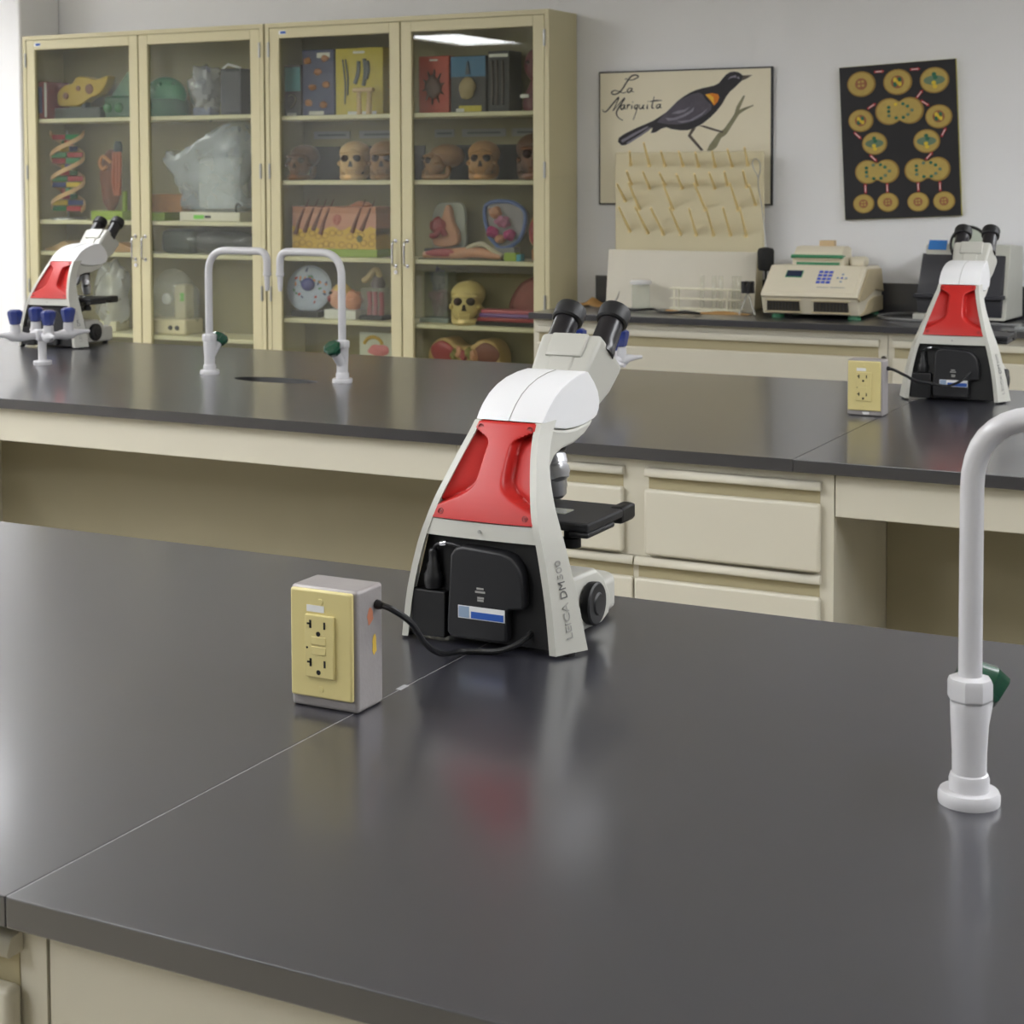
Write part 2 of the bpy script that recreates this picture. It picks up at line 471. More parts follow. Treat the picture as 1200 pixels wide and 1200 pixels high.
# ------------------------------------------------------------------ back counter
worktop('counter_worktop', 'black counter top along the back wall under the posters', -3.05, 1.6, 6.05, 6.632, ZB, [-1.62], 0.025)
tag(MB().box(-2.33, 2.33, 0, 0.016, 0, 0.117).build('backsplash', RESIN, None, loc=(-0.69, 6.633, ZB)), 'low black backsplash strip along the back wall', 'backsplash')
def wide_unit(label, x0, x1, lock=False):
    t = thing('counter_cabinet', label, 'cabinet', (x0, 6.09, 0), 0, 'cabinets under the back counter')
    W = x1-x0
    MB().box(0.0005, W-0.0005, 0, 0.54, 0.09, ZU).box(0.03, W-0.03, .06, .54, 0, .09).build('carcass', CREAM, t)
    d = drawer(t, 0.02, W-0.03, 0.60, ZU-0.028, lip=0.026, rec=0.04)
    drawer(t, 0.02, W-0.03, 0.36, 0.594, lip=0.026, rec=0.04)
    drawer(t, 0.02, W-0.03, 0.11, 0.354, lip=0.026, rec=0.04)
    MB().cyl((W-0.012, -0.001, 0.79), (W-0.012, -0.014, 0.79), 0.009).build('lock', CHROME, t)
    return t
wide_unit('cream drawer cabinet under the back counter below the drying pegboard', -3.045, -1.606)
wide_unit('cream drawer cabinet under the back counter behind the right microscope', -1.605, -0.2)
wide_unit('cream drawer cabinet at the right end of the back counter', -0.199, 1.58)

# ------------------------------------------------------------------ glass-fronted cabinets
def glass_cabinet(label, x0, x1, xm, shelves, ztop=2.148):
    t = thing('display_cabinet', label, 'cabinet', (x0, 6.37, 0))
    W = x1-x0; D = 0.274; th = 0.02
    c = MB().box(0, th, 0, D, 0, ztop).box(W-th, W, 0, D, 0, ztop).box(th, W-th, 0, D, ztop-th, ztop).box(th, W-th, 0, D, 0.0, 0.1)
    c.build('carcass', CABM, t)
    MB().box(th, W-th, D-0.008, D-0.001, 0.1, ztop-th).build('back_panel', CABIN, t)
    for z in shelves:
        MB().rbox(th+0.001, W-th-0.001, 0.026, D-0.01, z-0.02, z, 0.003, 1).build('shelf', SHELF, t)
    xc = xm-x0
    for k, (a, b) in enumerate(((0.022, xc-0.003), (xc+0.003, W-0.022))):
        z0, z1 = 0.104, ztop-0.022
        s = 0.053
        f = MB().rbox(a, a+s, 0.001, 0.021, z0, z1, 0.002, 1).rbox(b-s, b, 0.001, 0.021, z0, z1, 0.002, 1)
        f.rbox(a+s-0.001, b-s+0.001, 0.001, 0.021, z1-0.046, z1, 0.002, 1).rbox(a+s-0.001, b-s+0.001, 0.001, 0.021, z0, z0+0.06, 0.002, 1)
        d = f.build('door', CABM, t)
        MB().box(a+s-0.004, b-s+0.004, 0.0135, 0.0165, z0+0.056, z1-0.042).build('glass_pane', GLASS, d)
        hx = b-0.027 if k == 0 else a+0.027
        MB().tube(fillet([(hx, 0.001, 1.172), (hx, -0.028, 1.168), (hx, -0.028, 1.066), (hx, 0.001, 1.062)], 0.012, 4), 0.0042, 8).cyl((hx, 0.002, 1.172), (hx, -0.003, 1.172), 0.009, seg=12).cyl((hx, 0.002, 1.062), (hx, -0.003, 1.062), 0.009, seg=12).build('handle', CHROME, d)
        if k == 0:
            MB().cyl((hx+0.004, 0.002, 1.035), (hx+0.004, -0.007, 1.035), 0.009, seg=12).build('lock', CHROME, d)
        ex = a-0.002 if k == 0 else b+0.002
        for hz in (2.03, 1.48, 0.92, 0.3):
            MB().cyl((ex, -0.003, hz-0.034), (ex, -0.003, hz+0.034), 0.0055, seg=10).build('hinge', STEEL, d)
    st = MB().box(0.075, 0.115, -0.0004, 0.0005, ztop-0.052, ztop-0.035).build('maker_label', LABELW, t)
    MB().box(0.085, 0.114, -0.0008, -0.0004, ztop-0.049, ztop-0.038).build('print', LABELB, st)
    return t
SL = [1.742, 1.245, 1.09, 0.70]
SR = [1.73, 1.438, 1.092, 0.81, 0.55]
glass_cabinet('cream glass-fronted display cabinet on the left with the spiral helix model', -6.0, -4.556, -5.280, SL+[0.4])
glass_cabinet('cream glass-fronted display cabinet on the right with the row of skulls', -4.546, -3.112, -3.832, SR+[0.3])

# ------------------------------------------------------------------ microscopes
def lerp_tab(tab, z):
    for i in range(len(tab)-1):
        if z <= tab[i+1][0]:
            a, b = tab[i], tab[i+1]; q = (z-a[0])/(b[0]-a[0])
            return [a[j]+(b[j]-a[j])*q for j in range(1, len(a))]
    return list(tab[-1][1:])
# z, rear half width, rear y, front half width, front y of the two side legs
LEG = [(0.0, .103, .000, .124, .042), (.06, .096, .002, .112, .040), (.115, .0845, .007, .098, .040), (.145, .0755, .012, .087, .044),
       (.17, .0685, .021, .077, .050), (.20, .0595, .038, .066, .062), (.225, .0525, .054, .058, .078), (.2455, .0475, .070, .052, .098), (.2585, .0455, .081, .0475, .118)]
def smooth_tab(tab, n=4):
    out = []
    P = [list(r) for r in tab]
    for i in range(len(P)-1):
        p0, p1, p2, p3 = P[max(i-1, 0)], P[i], P[i+1], P[min(i+2, len(P)-1)]
        for k in range(n):
            t = k/n
            out.append(tuple(0.5*(2*b+(c-a)*t+(2*a-5*b+4*c-d)*t*t+(3*b-a-3*c+d)*t**3) for a, b, c, d in zip(p0, p1, p2, p3)))
    out.append(tuple(P[-1])); return out
LEGS = smooth_tab(LEG)
def sstep(a, b, x):
    t = max(0, min(1, (x-a)/(b-a))); return t*t*(3-2*t)
def make_microscope(label):
    t = thing('microscope', label, 'microscope', (0, 0, 0), 0, 'red and white binocular microscopes')
    # legs: thin splayed side plates whose rear edges frame the back
    st = None
    for sgn in (-1, 1):
        mb = MB(); vs = []; fs = []
        th = 0.0085
        for z, wr, yr, wf, yf in LEGS:
            zz = z+0.004*(1-z/0.2585)
            vs += [(sgn*wr, yr, zz), (sgn*wf, yf, zz), (sgn*(wf-th), yf, zz), (sgn*(wr-th), yr, zz)]
        n = len(LEGS)
        for i in range(n-1):
            for k in range(4):
                a = i*4+k; b = i*4+(k+1) % 4
                q = (a, b, b+4, a+4)
                fs.append(q if sgn > 0 else q[::-1])
        fs.append((3, 2, 1, 0) if sgn > 0 else (0, 1, 2, 3)); e = (n-1)*4
        fs.append((e, e+1, e+2, e+3) if sgn > 0 else (e+3, e+2, e+1, e))
        leg = mb.add(vs, fs).build('leg', SCOPE, t, angle=30)
        MB().lathe([(0.008, 0), (0.008, 0.0042)], 12, (sgn*.108, .024, 0)).build('foot_pad', RUBBER, leg)
        if sgn > 0:
            # model lettering running up the right leg plate
            bz = 0.012
            def leg_pt(z, q):
                w_, y_, wf_, yf_ = lerp_tab(LEG, z)
                return Vector((w_+(wf_-w_)*q, y_+(yf_-y_)*q, z))
            for body, z0, z1, m_, sz in (('LEICA', .017, .059, INK, .0125), ('DM', .064, .083, DKINK, .0145), ('500', .085, .107, INK, .0125)):
                me = text_mesh('lettering', body, sz, m_, 0.0002)
                p0, p1 = leg_pt(z0, .5), leg_pt(z1, .5)
                up = (p1-p0).normalized(); acr = (leg_pt(z0, 0)-leg_pt(z0, 1)).normalized()
                nr = up.cross(acr).normalized(); acr = nr.cross(up)
                xs = [v.co.x for v in me.vertices]; wd = max(xs)-min(xs)
                M_ = Matrix((up, acr, nr)).transposed().to_4x4()
                M_.translation = (p0+p1)/2+nr*0.0016+Vector((0, 0, 0.003))
                o = bpy.data.objects.new('lettering', me); COL.objects.link(o); o.parent = leg
                o.matrix_local = M_ @ Matrix.Diagonal(((z1-z0)/wd, 1, 1, 1))
    # solid arm above the knee of the legs
    arm = [(.034, .133, .074), (.043, .160, .066), (.060, .195, .056), (.078, .225, .047), (.095, .2475, .0425), (.102, .2560, .042),
           (.122, .2465, .0445), (.150, .242, .0445), (.179, .2405, .0445), (.238, .2435, .042), (.231, .236, .041), (.214, .2275, .0405), (.179, .2205, .042), (.140, .2195, .045),
           (.112, .215, .0485), (.086, .2055, .055), (.068, .191, .0635), (.056, .165, .073), (.052, .133, .0855)]
    MB().profile(arm, 0.004, 2).build('arm', SCOPE, t, angle=35)
    # cross bar between red shell and black bay
    vs = []; fs = []
    nn = 12
    for i in range(nn+1):
        u = -1+2*i/nn
        for (z, dy) in ((.1285, 0), (.1475, 0), (.1475, .03), (.1285, .03)):
            wv = lerp_tab(LEG, z); zz = z-0.004*(1-u*u)*0-0.003*(u*u)*0
            vs.append((u*(wv[0]-.003), wv[1]+dy+.0006-0.003*(1-u*u), zz))
    for i in range(nn):
        for k in range(4):
            a = i*4+k; b = i*4+(k+1) % 4; fs.append((a, a+4, b+4, b))
    fs.append((0, 1, 2, 3)); fs.append((nn*4+3, nn*4+2, nn*4+1, nn*4))
    cb = MB().add(vs, fs).build('cross_bar', SCOPE, t, angle=30)
    MB().lathe([(0.0022, 0), (0.0022, 0.001)], 10, (0, .0066, .138), (0, -1, 0)).build('screw', INK, cb)
    # red sculpted back shell: raised spine with a scooped hollow each side
    nu, nv = 64, 56
    vs = []; fs = []
    for j in range(nv+1):
        v = j/nv; z = .1490+(.2575-.1490)*v
        w_, y_, _, _ = lerp_tab(LEGS, z)
        w_ -= .0068
        inner = 1.15
        if v < .5: inner = .30+.9*(1-sstep(.02, .46, v))**1.6
        elif v < .80: inner = .30+.04*(v-.5)/.3
        else: inner = .34+.9*sstep(.76, .985, v)**1.5
        for i in range(nu+1):
            u = -1+2*i/nu
            d = sstep(inner, inner+.13, abs(u))
            dep = .022*d*(1-.72*max(0, min(1, (abs(u)-inner)/max(.2, 1-inner))))
            bul = .0035*(1-u*u)
            vs.append((u*w_, y_-.0004-bul+dep, z))
    for j in range(nv):
        for i in range(nu):
            a = j*(nu+1)+i; fs.append((a, a+1, a+nu+2, a+nu+1))
    # rim back into the body
    base = len(vs); ring = [i for i in range(nu+1)]+[j*(nu+1)+nu for j in range(1, nv+1)]+[nv*(nu+1)+i for i in range(nu-1, -1, -1)]+[j*(nu+1) for j in range(nv-1, 0, -1)]
    for r_ in ring: x, y, z = vs[r_]; vs.append((x, y+.012, z))
    for k in range(len(ring)):
        l = (k+1) % len(ring); fs.append((ring[l], ring[k], base+k, base+l))
    red = MB().add(vs, fs).build('back_shell', RED, t, angle=60)
    for u, v in ((-.86, .07), (.86, .07), (-.84, .945), (.84, .945)):
        z = .149+.1085*v; w_, y_, _, _ = lerp_tab(LEGS, z)
        MB().lathe([(0.0036, -.002), (0.0036, 0.0010), (.0030, .0010), (.0028, -.001), (.0016, -.001), (.0014, .0006), (0, .0007)], 14, (u*(w_-.0068), y_-.0012, z), (0, -1, .35)).build('screw', RED_DK, red)
    # black bay
    ho = MB()
    vs = []
    for z, wv in ((.006, .0935), (.06, .0875), (.1285, .0735)):
        yo = lerp_tab(LEG, z)[1]
        vs += [(-wv-.004, yo+.014, z), (wv+.004, yo+.014, z), (wv+.012, yo+.036, z), (-wv-.012, yo+.036, z)]
    fs = [(3, 2, 1, 0), (8, 9, 10, 11)]
    for i in (0, 4):
        for k in range(4):
            a = i+k; b = i+(k+1) % 4; fs.append((a, b, b+4, a+4))
    ho.add(vs, fs).build('rear_housing', BLACK, t, angle=20)
    ps_poly = [(-.036, .010), (.034, .010), (.038, .014), (.0385, .046), (.042, .050), (.058, .052), (.061, .056), (.0585, .088), (.054, .101), (.044, .112), (.030, .1165), (-.020, .1195), (-.031, .116), (-.0365, .108), (-.0415, .03), (-.0415, .015)]
    ps = MB().prism(ps_poly, 'y', .0015, .028, 0.003, 3).build('power_supply', BLACK2, t, angle=45)
    st_ = MB().box(-.026, .036, .0009, .0016, .0345, .0495).build('sticker', LABELW, ps)
    MB().box(-.0085, .0345, .0005, .0010, .0355, .0435).build('print', LABELB, st_)
    MB().box(-.025, -.011, .0005, .0010, .0355, .0487).build('print', LABELG, st_)
    for (a, b, c) in ((-.003, .006, .0705), (-.005, .008, .0665), (-.002, .0065, .0595), (-.002, .006, .0565)):
        MB().box(a+.002, b+.002, .0009, .0016, c, c+.0022).build('print', INK, ps)
    so = MB().rbox(-.0915, -.0455, .0035, .028, .006, .062, 0.002).build('power_inlet', BLACK, t)
    MB().lathe([(.010, 0), (.0115, .006), (.0115, .016), (.008, .022), (.0085, .027), (.0062, .031), (.0058, .045), (.004, .047)], 14, (-.0655, .012, .064)).build('plug', BLACK, so)
    pth = spline([(-.0655, .012, .108), (-.060, .010, .116), (-.047, .008, .1195), (-.030, .007, .1185), (-.015, .008, .113)], 5)
    MB().tube(pth, .0022, 8).build('lead', RUBBER, so)
    MB().lathe([(.0034, 0), (.0036, .004), (.0034, .009)], 10, (-.0535, .009, .1185), (1, -.1, .18)).build('lead_collar', CHROME, so)
    # head cover
    hp = [(.0835, .2592, .0452), (.0905, .2665, .0458), (.102, .2765, .0460), (.118, .2870, .0460), (.138, .2955, .0456), (.162, .3020, .0448), (.190, .3060, .0436), (.216, .3075, .0424),
          (.2225, .306, .0422), (.240, .292, .0422), (.2525, .278, .0422), (.2572, .265, .0422), (.2550, .255, .0422), (.2480, .2478, .0425), (.238, .2448, .043), (.205, .2416, .0445), (.179, .2415, .0452), (.150, .2430, .0456), (.122, .2475, .0458), (.098, .2555, .0455)]
    hd = MB().profile(hp, 0.0014, 2).build('head_cover', SCOPE_LIT, t, angle=24)
    hs = [(a, b+.0003) for a, b, c in hp[:8]]
    MB().tube([(0, a-.0003, b) for a, b in hs], .0005, 6).build('seam', INK, hd)
    # binocular tube
    tp = [(.200, .285, .034), (.214, .302, .0385), (.2380, .3250, .0410), (.2585, .3455, .0430), (.2640, .3480, .0435), (.2720, .3410, .0455), (.3060, .3085, .0510), (.3090, .3020, .0515), (.3040, .2950, .0510), (.282, .2720, .047), (.255, .2550, .041), (.22, .262, .036)]
    tb = MB().profile(tp, 0.006, 3).build('binocular_tube', SCOPE2, t, angle=30)
    e1 = Vector((0, .7071, .7071))     # eyepiece axis
    nn_ = Vector((0, -.7071, .7071))   # outward normal of the sloping rear face
    c0 = Vector((0, .2365, .3238))
    def plate(x0, x1, a0, a1, h0, h1, b):
        q = MB().rbox(x0, x1, a0, a1, h0, h1, b, 2)
        q.v = [tuple(c0+Vector((v[0], 0, 0))+e1*v[1]+nn_*v[2]) for v in q.v]
        return q
    plate(-.026, .026, -.002, .036, -.004, .0038, .003).build('hinge_cover', SCOPE2, tb)
    plate(-.017, .017, -.034, -.002, -.004, .0028, .003).build('hinge_cover', SCOPE2, tb)
    MB().lathe([(.0045, 0), (.0045, .01), (.003, .012)], 10, (0.0, .279, .338), (0, .7, .7)).build('ring_screw', CHROME, tb)
    for sx in (-1, 1):
        ax = Vector((sx*.0325, .2810, .3260))
        ep = MB().lathe([(.0186, -.004), (.0186, .004), (.0178, .006), (.0172, .016), (.0168, .046), (.0166, .052)], 24, ax, e1).build('eyepiece', EYEM, t)
        MB().lathe([(.0190, .048), (.0212, .0505), (.0214, .068), (.0200, .0715), (.0160, .0720), (.0140, .0700), (.0135, .0660), (.0, .0655)], 24, ax, e1).build('eyecup', RUBBER, ep)
        MB().lathe([(.0118, .0656), (.006, .0672), (0, .0677)], 20, ax, e1).build('lens', clear('lens_glass', (60, 50, 80), .4, .02), ep)
    # nosepiece and objectives
    nd = Vector((.10, -.16, -1)).normalized()
    nc = Vector((.004, .166, .224))
    ns = MB().lathe([(.026, -.006), (.030, .0), (.030, .010), (.024, .016), (.010, .019)], 24, nc, (0, -.28, -1)).build('nosepiece', BLACK, t)
    MB().lathe([(.0305, 0.002), (.0312, .004), (.0312, .009), (.0305, .010)], 24, nc, (0, -.28, -1)).build('knurled_ring', BLACK2, ns)
    for k, (px, py, dx, dy, ln) in enumerate(((.010, .010, .06, .10, 1.22), (.020, -.006, .36, -.2, .7), (-.018, -.004, -.34, -.12, .8), (0.0, -.018, 0, -.45, .6))):
        oo = nc+Vector((px, py, -.014)); dd = Vector((dx, dy, -1)).normalized()
        ob = MB().lathe([(.0105, 0), (.0138, .003), (.0141, .020*ln), (.0130, .021*ln), (.0130, .024*ln), (.0141, .025*ln), (.0141, .037*ln), (.0125, .041*ln), (.0120, .046*ln), (.007, .050*ln), (.003, .051*ln)], 20, oo, dd).build('objective', mat('objective_silver', (196, 196, 200), .3, .8, var=.04), t)
    # stage with slide
    sg = MB().rbox(-.072, .1115, .070, .196, .134, .1455, .003, 2).rbox(.1005, .1115, .196, .212, .128, .1455, .002).rbox(.085, .1115, .070, .150, .127, .1345, .003).build('stage', BLACK2, t)
    MB().rbox(.094, .112, .170, .210, .126, .1475, .004).build('slide_holder', BLACK, sg)
    MB().box(.012, .062, .110, .136, .1457, .1468).build('glass_slide', clear('slide_glass', (225, 228, 215), .35, .03), sg)
    MB().lathe([(.011, 0), (.011, .003), (.008, .004)], 16, (.026, .120, .1457)).build('stage_clip', STEEL, sg)
    MB().rbox(-.022, .022, .052, .075, .06, .15, .004).rbox(-.03, .03, .075, .15, .112, .134, .004).build('stage_bracket', BLACK, t)
    MB().lathe([(.022, 0), (.024, .004), (.024, .018), (.016, .022)], 20, (0, .15, .10)).build('condenser', BLACK, t)
    MB().lathe([(.009, 0), (.009, .014), (.012, .015), (.012, .026)], 14, (.073, .105, .134), (0, 0, -1)).build('stage_knob', RUBBER, t)
    # base with lamp and focus knobs
    bs = rrect(-.080, .080, .046, .242, .03)
    bo = MB().prism(bs, 'z', .006, .050, .008, 3).build('base', SCOPE, t)
    MB().lathe([(.034, 0), (.034, .010), (.028, .018), (.022, .019), (.021, .015), (0, .015)], 24, (0, .17, .046)).build('lamp_housing', SCOPE, bo)
    for sx in (-1, 1):
        MB().profile([(.072, .012, sx*.0975), (.132, .012, sx*.103), (.150, .020, sx*.104), (.158, .040, sx*.103), (.148, .066, sx*.098), (.132, .078, sx*.094), (.072, .0785, sx*.090)], .005, 3, x0=sx*.03).build('focus_housing', SCOPE, bo)
    for sx in (-1, 1):
        MB().lathe([(.0255, 0), (.0262, .003), (.0262, .010), (.024, .012), (.014, .0125), (.012, .0145)], 24, (sx*.0965, .105, .042), (sx, 0, 0)).build('focus_knob', RUBBER, bo)
    for px, py in ((-.06, .07), (.06, .07), (-.05, .225), (.05, .225)):
        MB().lathe([(.009, 0), (.009, .007)], 12, (px, py, 0)).build('foot_pad', RUBBER, bo)
    return t
mic = make_microscope('nearest red-backed white microscope on the near worktop, beside the ivory outlet')
mic.location = (-.942, 1.732, ZB)
mic2 = copy_tree(mic)
mic2.location = (-.932, 4.124, ZB); mic2.rotation_euler = (0, 0, R(2.6)); mic2.scale = (1.08,)*3
mic2['label'] = 'red-backed white microscope at the right of the middle bench, before the dark instrument'
mic3 = copy_tree(mic)
mic3.location = (-3.837, 4.157, ZB); mic3.rotation_euler = (0, 0, R(5.1)); mic3.scale = (1.07,)*3
mic3['label'] = 'red-backed white microscope at the left, behind the blue gas taps'

# ------------------------------------------------------------------ outlet boxes
def outlet_box(label, loc, rz=0.0, stains=True):
    t = thing('outlet_box', label, 'outlet', loc, rz, 'bench outlet boxes')
    MB().rbox(-.0415, .0415, 0, .050, 0, .1285, .004, 3).build('housing', GREY, t)
    pl = MB().rbox(-.0385, .0375, -.0055, .0005, .0125, .1265, .0025, 3).build('cover_plate', IVORY, t)
    rc = MB().rbox(-.0185, .0175, -.0085, -.0050, .035, .101, .0012).build('receptacle', IVORY, pl)
    for z in (.082, .0415):
        MB().box(-.0125, -.0100, -.0089, -.0080, z+.005, z+.0135).box(-.0155, -.0100, -.0089, -.0080, z+.0085, z+.0105).build('slot', SLOT, rc)
        MB().box(.0050, .0072, -.0089, -.0080, z+.005, z+.0125).build('slot', SLOT, rc)
        MB().lathe([(.0026, 0), (.0026, .0007)], 12, (-.0015, -.0083, z-.0005), (0, -1, 0)).build('slot', SLOT, rc)
    MB().rbox(-.0100, .0075, -.0093, -.0080, .070, .0785, .0006).build('button', IVORY, rc)
    MB().rbox(-.0100, .0075, -.0093, -.0080, .0595, .068, .0006).build('button', IVORY, rc)
    MB().lathe([(.0012, 0), (.0012, .0006)], 8, (-.0155, -.0083, .066), (0, -1, 0)).build('indicator', SLOT, rc)
    for z in (.0225, .1145):
        MB().lathe([(.0034, 0), (.0030, .0010), (0, .0012)], 14, (-.0005, -.0054, z), (0, -1, 0)).build('screw', IVORY, pl)
    MB().box(-.0175, .004, -.0059, -.0050, .1035, .1105).build('sticker', LABELW, pl)
    if stains:
        MB().prism(rough_outline(12, .006, .009, .25), 'x', .0413, .0417).build('paint_stain', ORANGEP, t, loc=(0, .024, .098))
        MB().prism(rough_outline(10, .0045, .011, .35), 'x', .0413, .0418).build('paint_stain', YELLOWP, t, loc=(0, .032, .066))
    else:
        MB().prism(rough_outline(10, .010, .004, .3), 'y', -.0004, .0004).build('paint_stain', LABELW, t, loc=(.002, -.0003, .007))
    MB().lathe([(.005, 0), (.005, .004), (.0035, .008)], 10, (.0415, .036, .108), (1, 0, -.15)).build('cable_grip', RUBBER, t)
    return t
outlet_box('grey outlet box with ivory receptacle standing beside the nearest microscope', (-.9775, 1.463, ZB))
outlet_box('grey outlet box with ivory receptacle on the middle bench, left of the right microscope', (-1.0555, 3.803, ZB), 0, False)
def cord(name, label, pts, r, m_, cat='cord', n=8):
    o = MB().tube(spline(pts, n), r, 8).build(name, m_)
    return tag(o, label, cat)
cord('power_cord', 'black power cord running from the near outlet box to the nearest microscope',
     [(-.927, 1.499, ZB+.107), (-.917, 1.502, ZB+.103), (-.915, 1.535, ZB+.082), (-.935, 1.600, ZB+.040), (-.950, 1.660, ZB+.012), (-.948, 1.700, ZB+.0045), (-.930, 1.712, ZB+.004), (-.905, 1.718, ZB+.006), (-.886, 1.730, ZB+.014), (-.878, 1.748, ZB+.024)], .0034, RUBBER)
cord('power_cord', 'black power cord running from the middle outlet box to the right microscope',
     [(-1.005, 3.839, ZB+.107), (-.995, 3.843, ZB+.103), (-.985, 3.90, ZB+.085), (-.985, 4.00, ZB+.062), (-.965, 4.075, ZB+.048), (-.935, 4.100, ZB+.042), (-.905, 4.108, ZB+.055), (-.885, 4.1215, ZB+.075)], .0034, RUBBER)

# ------------------------------------------------------------------ faucets and gas taps
def make_faucet(label):
    t = thing('gooseneck_faucet', label, 'faucet', (0, 0, 0), 0, 'white laboratory faucets')
    MB().lathe([(.0268, 0), (.0272, .002), (.0272, .008), (.0255, .0115), (.018, .0118), (.018, .012)], 28).build('flange', WHITE, t)
    bd = MB().lathe([(.0175, .0115), (.0178, .022), (.0165, .026), (.0150, .027), (.0152, .045), (.0168, .075), (.0172, .090), (.0165, .093)], 24).build('body', WHITE, t)
    MB().cyl((0, .006, .052), (0, .034, .082), .0125, .0135, 18).build('valve_branch', WHITE, bd)
    kd = Vector((0, .68, .73))
    kn = MB().lathe([(.016, 0), (.0185, .003), (.0250, .020), (.0250, .025), (.020, .029), (0, .0295)], 8, (0, .034, .082), kd).build('valve_knob', GREENK, t, angle=20)
    MB().lathe([(.0188, .0925), (.0200, .0945), (.0200, .108), (.0185, .112), (.0125, .114)], 8, (0, 0, 0)).build('nut', WHITE, t, angle=20)
    pth = fillet([(0, 0, .111), (0, 0, .347), (.199, 0, .347), (.199, 0, .287)], .066, 9)
    MB().tube(pth, .0105, 16).build('spout', WHITE, t)
    MB().lathe([(.0118, 0), (.0118, .008), (.0085, .0095), (.0072, .035), (.0055, .050), (.004, .0505)], 18, (.199, 0, .289), (0, 0, -1)).build('nozzle', WHITE, t)
    return t
fa = make_faucet('white gooseneck faucet at the right edge of the near worktop')
fa.location = (-.320, 1.501, ZB)
fb = copy_tree(fa); fb.location = (-2.923, 3.815, ZB)
fb['label'] = 'white gooseneck faucet left of the cup sink on the middle bench'
fc = copy_tree(fa); fc.location = (-2.480, 3.812, ZB); fc.rotation_euler = (0, 0, PI)
fc['label'] = 'white gooseneck faucet right of the cup sink on the middle bench'

def make_turret(label):
    t = thing('gas_tap_turret', label, 'gas tap', (0, 0, 0), 0, 'white gas tap turrets')
    MB().lathe([(.0265, 0), (.0270, .002), (.0270, .010), (.0250, .012), (.0135, .0125), (.0125, .016), (.0125, .075), (.015, .078)], 24).build('column', WHITE, t)
    MB().rbox(-.020, .020, -.020, .020, .072, .104, .006, 3).build('hub', WHITE, t)
    for a in (0, 90, 180, 270):
        c, s = round(math.cos(R(a))), round(math.sin(R(a)))
        d = Vector((c, s, 0)); k = .79
        p = lambda q, z: (d.x*q, d.y*q, z)
        arm = MB().tube([p(.015, .086), p(.055*k, .084), p(.085*k, .086), p(.110*k, .088), p(.128*k, .091), p(.150*k+.004, .092), p(.178*k, .092)], [.010, .011, .016, .016, .010, .006, .0045], 14).build('outlet_arm', WHITE, t)
        MB().lathe([(.0165, 0), (.0150, .022), (.0145, .034), (.010, .036)], 18, p(.098*k, .086)).build('riser', WHITE, arm)
        MB().lathe([(.0135, 0), (.0160, .002), (.0225, .030), (.0220, .038), (.014, .043), (0, .044)], 8, p(.098*k, .122)).build('valve_knob', BLUEK, arm, angle=20)
    return t
ta = make_turret('white gas tap turret with four dark blue knobs in front of the left microscope')
ta.location = (-3.514, 3.79, ZB); ta.rotation_euler = (0, 0, R(56))
tb_ = copy_tree(ta); tb_.location = (-1.752, 3.84, ZB)
tb_['label'] = 'white gas tap turret with dark blue knobs half hidden behind the nearest microscope'

# ------------------------------------------------------------------ posters on the back wall
def flat(poly, d0, d1, name, m_, parent):
    """thin painted shape on a board: outline in board x / z, proud by d0..d1 towards the room"""
    return MB().prism(poly, 'y', -d1, -d0).build(name, m_, parent, smooth=False)
PAPER = mat('poster_paper', (236, 228, 204), 0.7, var=0.02, scale=12)
PAINTK = mat('paint_black', (42, 40, 46), 0.6, var=0.25, scale=60)
PAINTW = mat('paint_wing', (84, 80, 92), 0.6, var=0.3, scale=50)
PAINTL = mat('paint_wing_light', (132, 128, 142), 0.6, var=0.25, scale=60)
PAINTO = mat('paint_orange', (226, 132, 30), 0.6, var=0.12)
PAINTY = mat('paint_yellow', (240, 190, 60), 0.6, var=0.08)
PAINTB = mat('paint_beak', (92, 84, 74), 0.6, var=0.2)
PAINTG = mat('paint_branch', (136, 132, 104), 0.6, var=0.3, scale=40)
bp = thing('bird_poster', 'cream poster of a black bird on a branch, lettered La Mariquita', 'poster', (-2.6175, 6.648, 1.614))
MB().box(-.3855, .3855, -.010, 0, -.2815, .2815).build('board', PAPER, bp)
BORD = mat('poster_border', (40, 42, 46), 0.5)
for (a, b, c, d) in ((-.387, .387, .2765, .2825), (-.387, .387, -.2825, -.2765), (-.387, -.382, -.2765, .2765), (.379, .387, -.2765, .2765)):
    MB().box(a, b, -.0115, .0, c, d).build('border', BORD, bp)
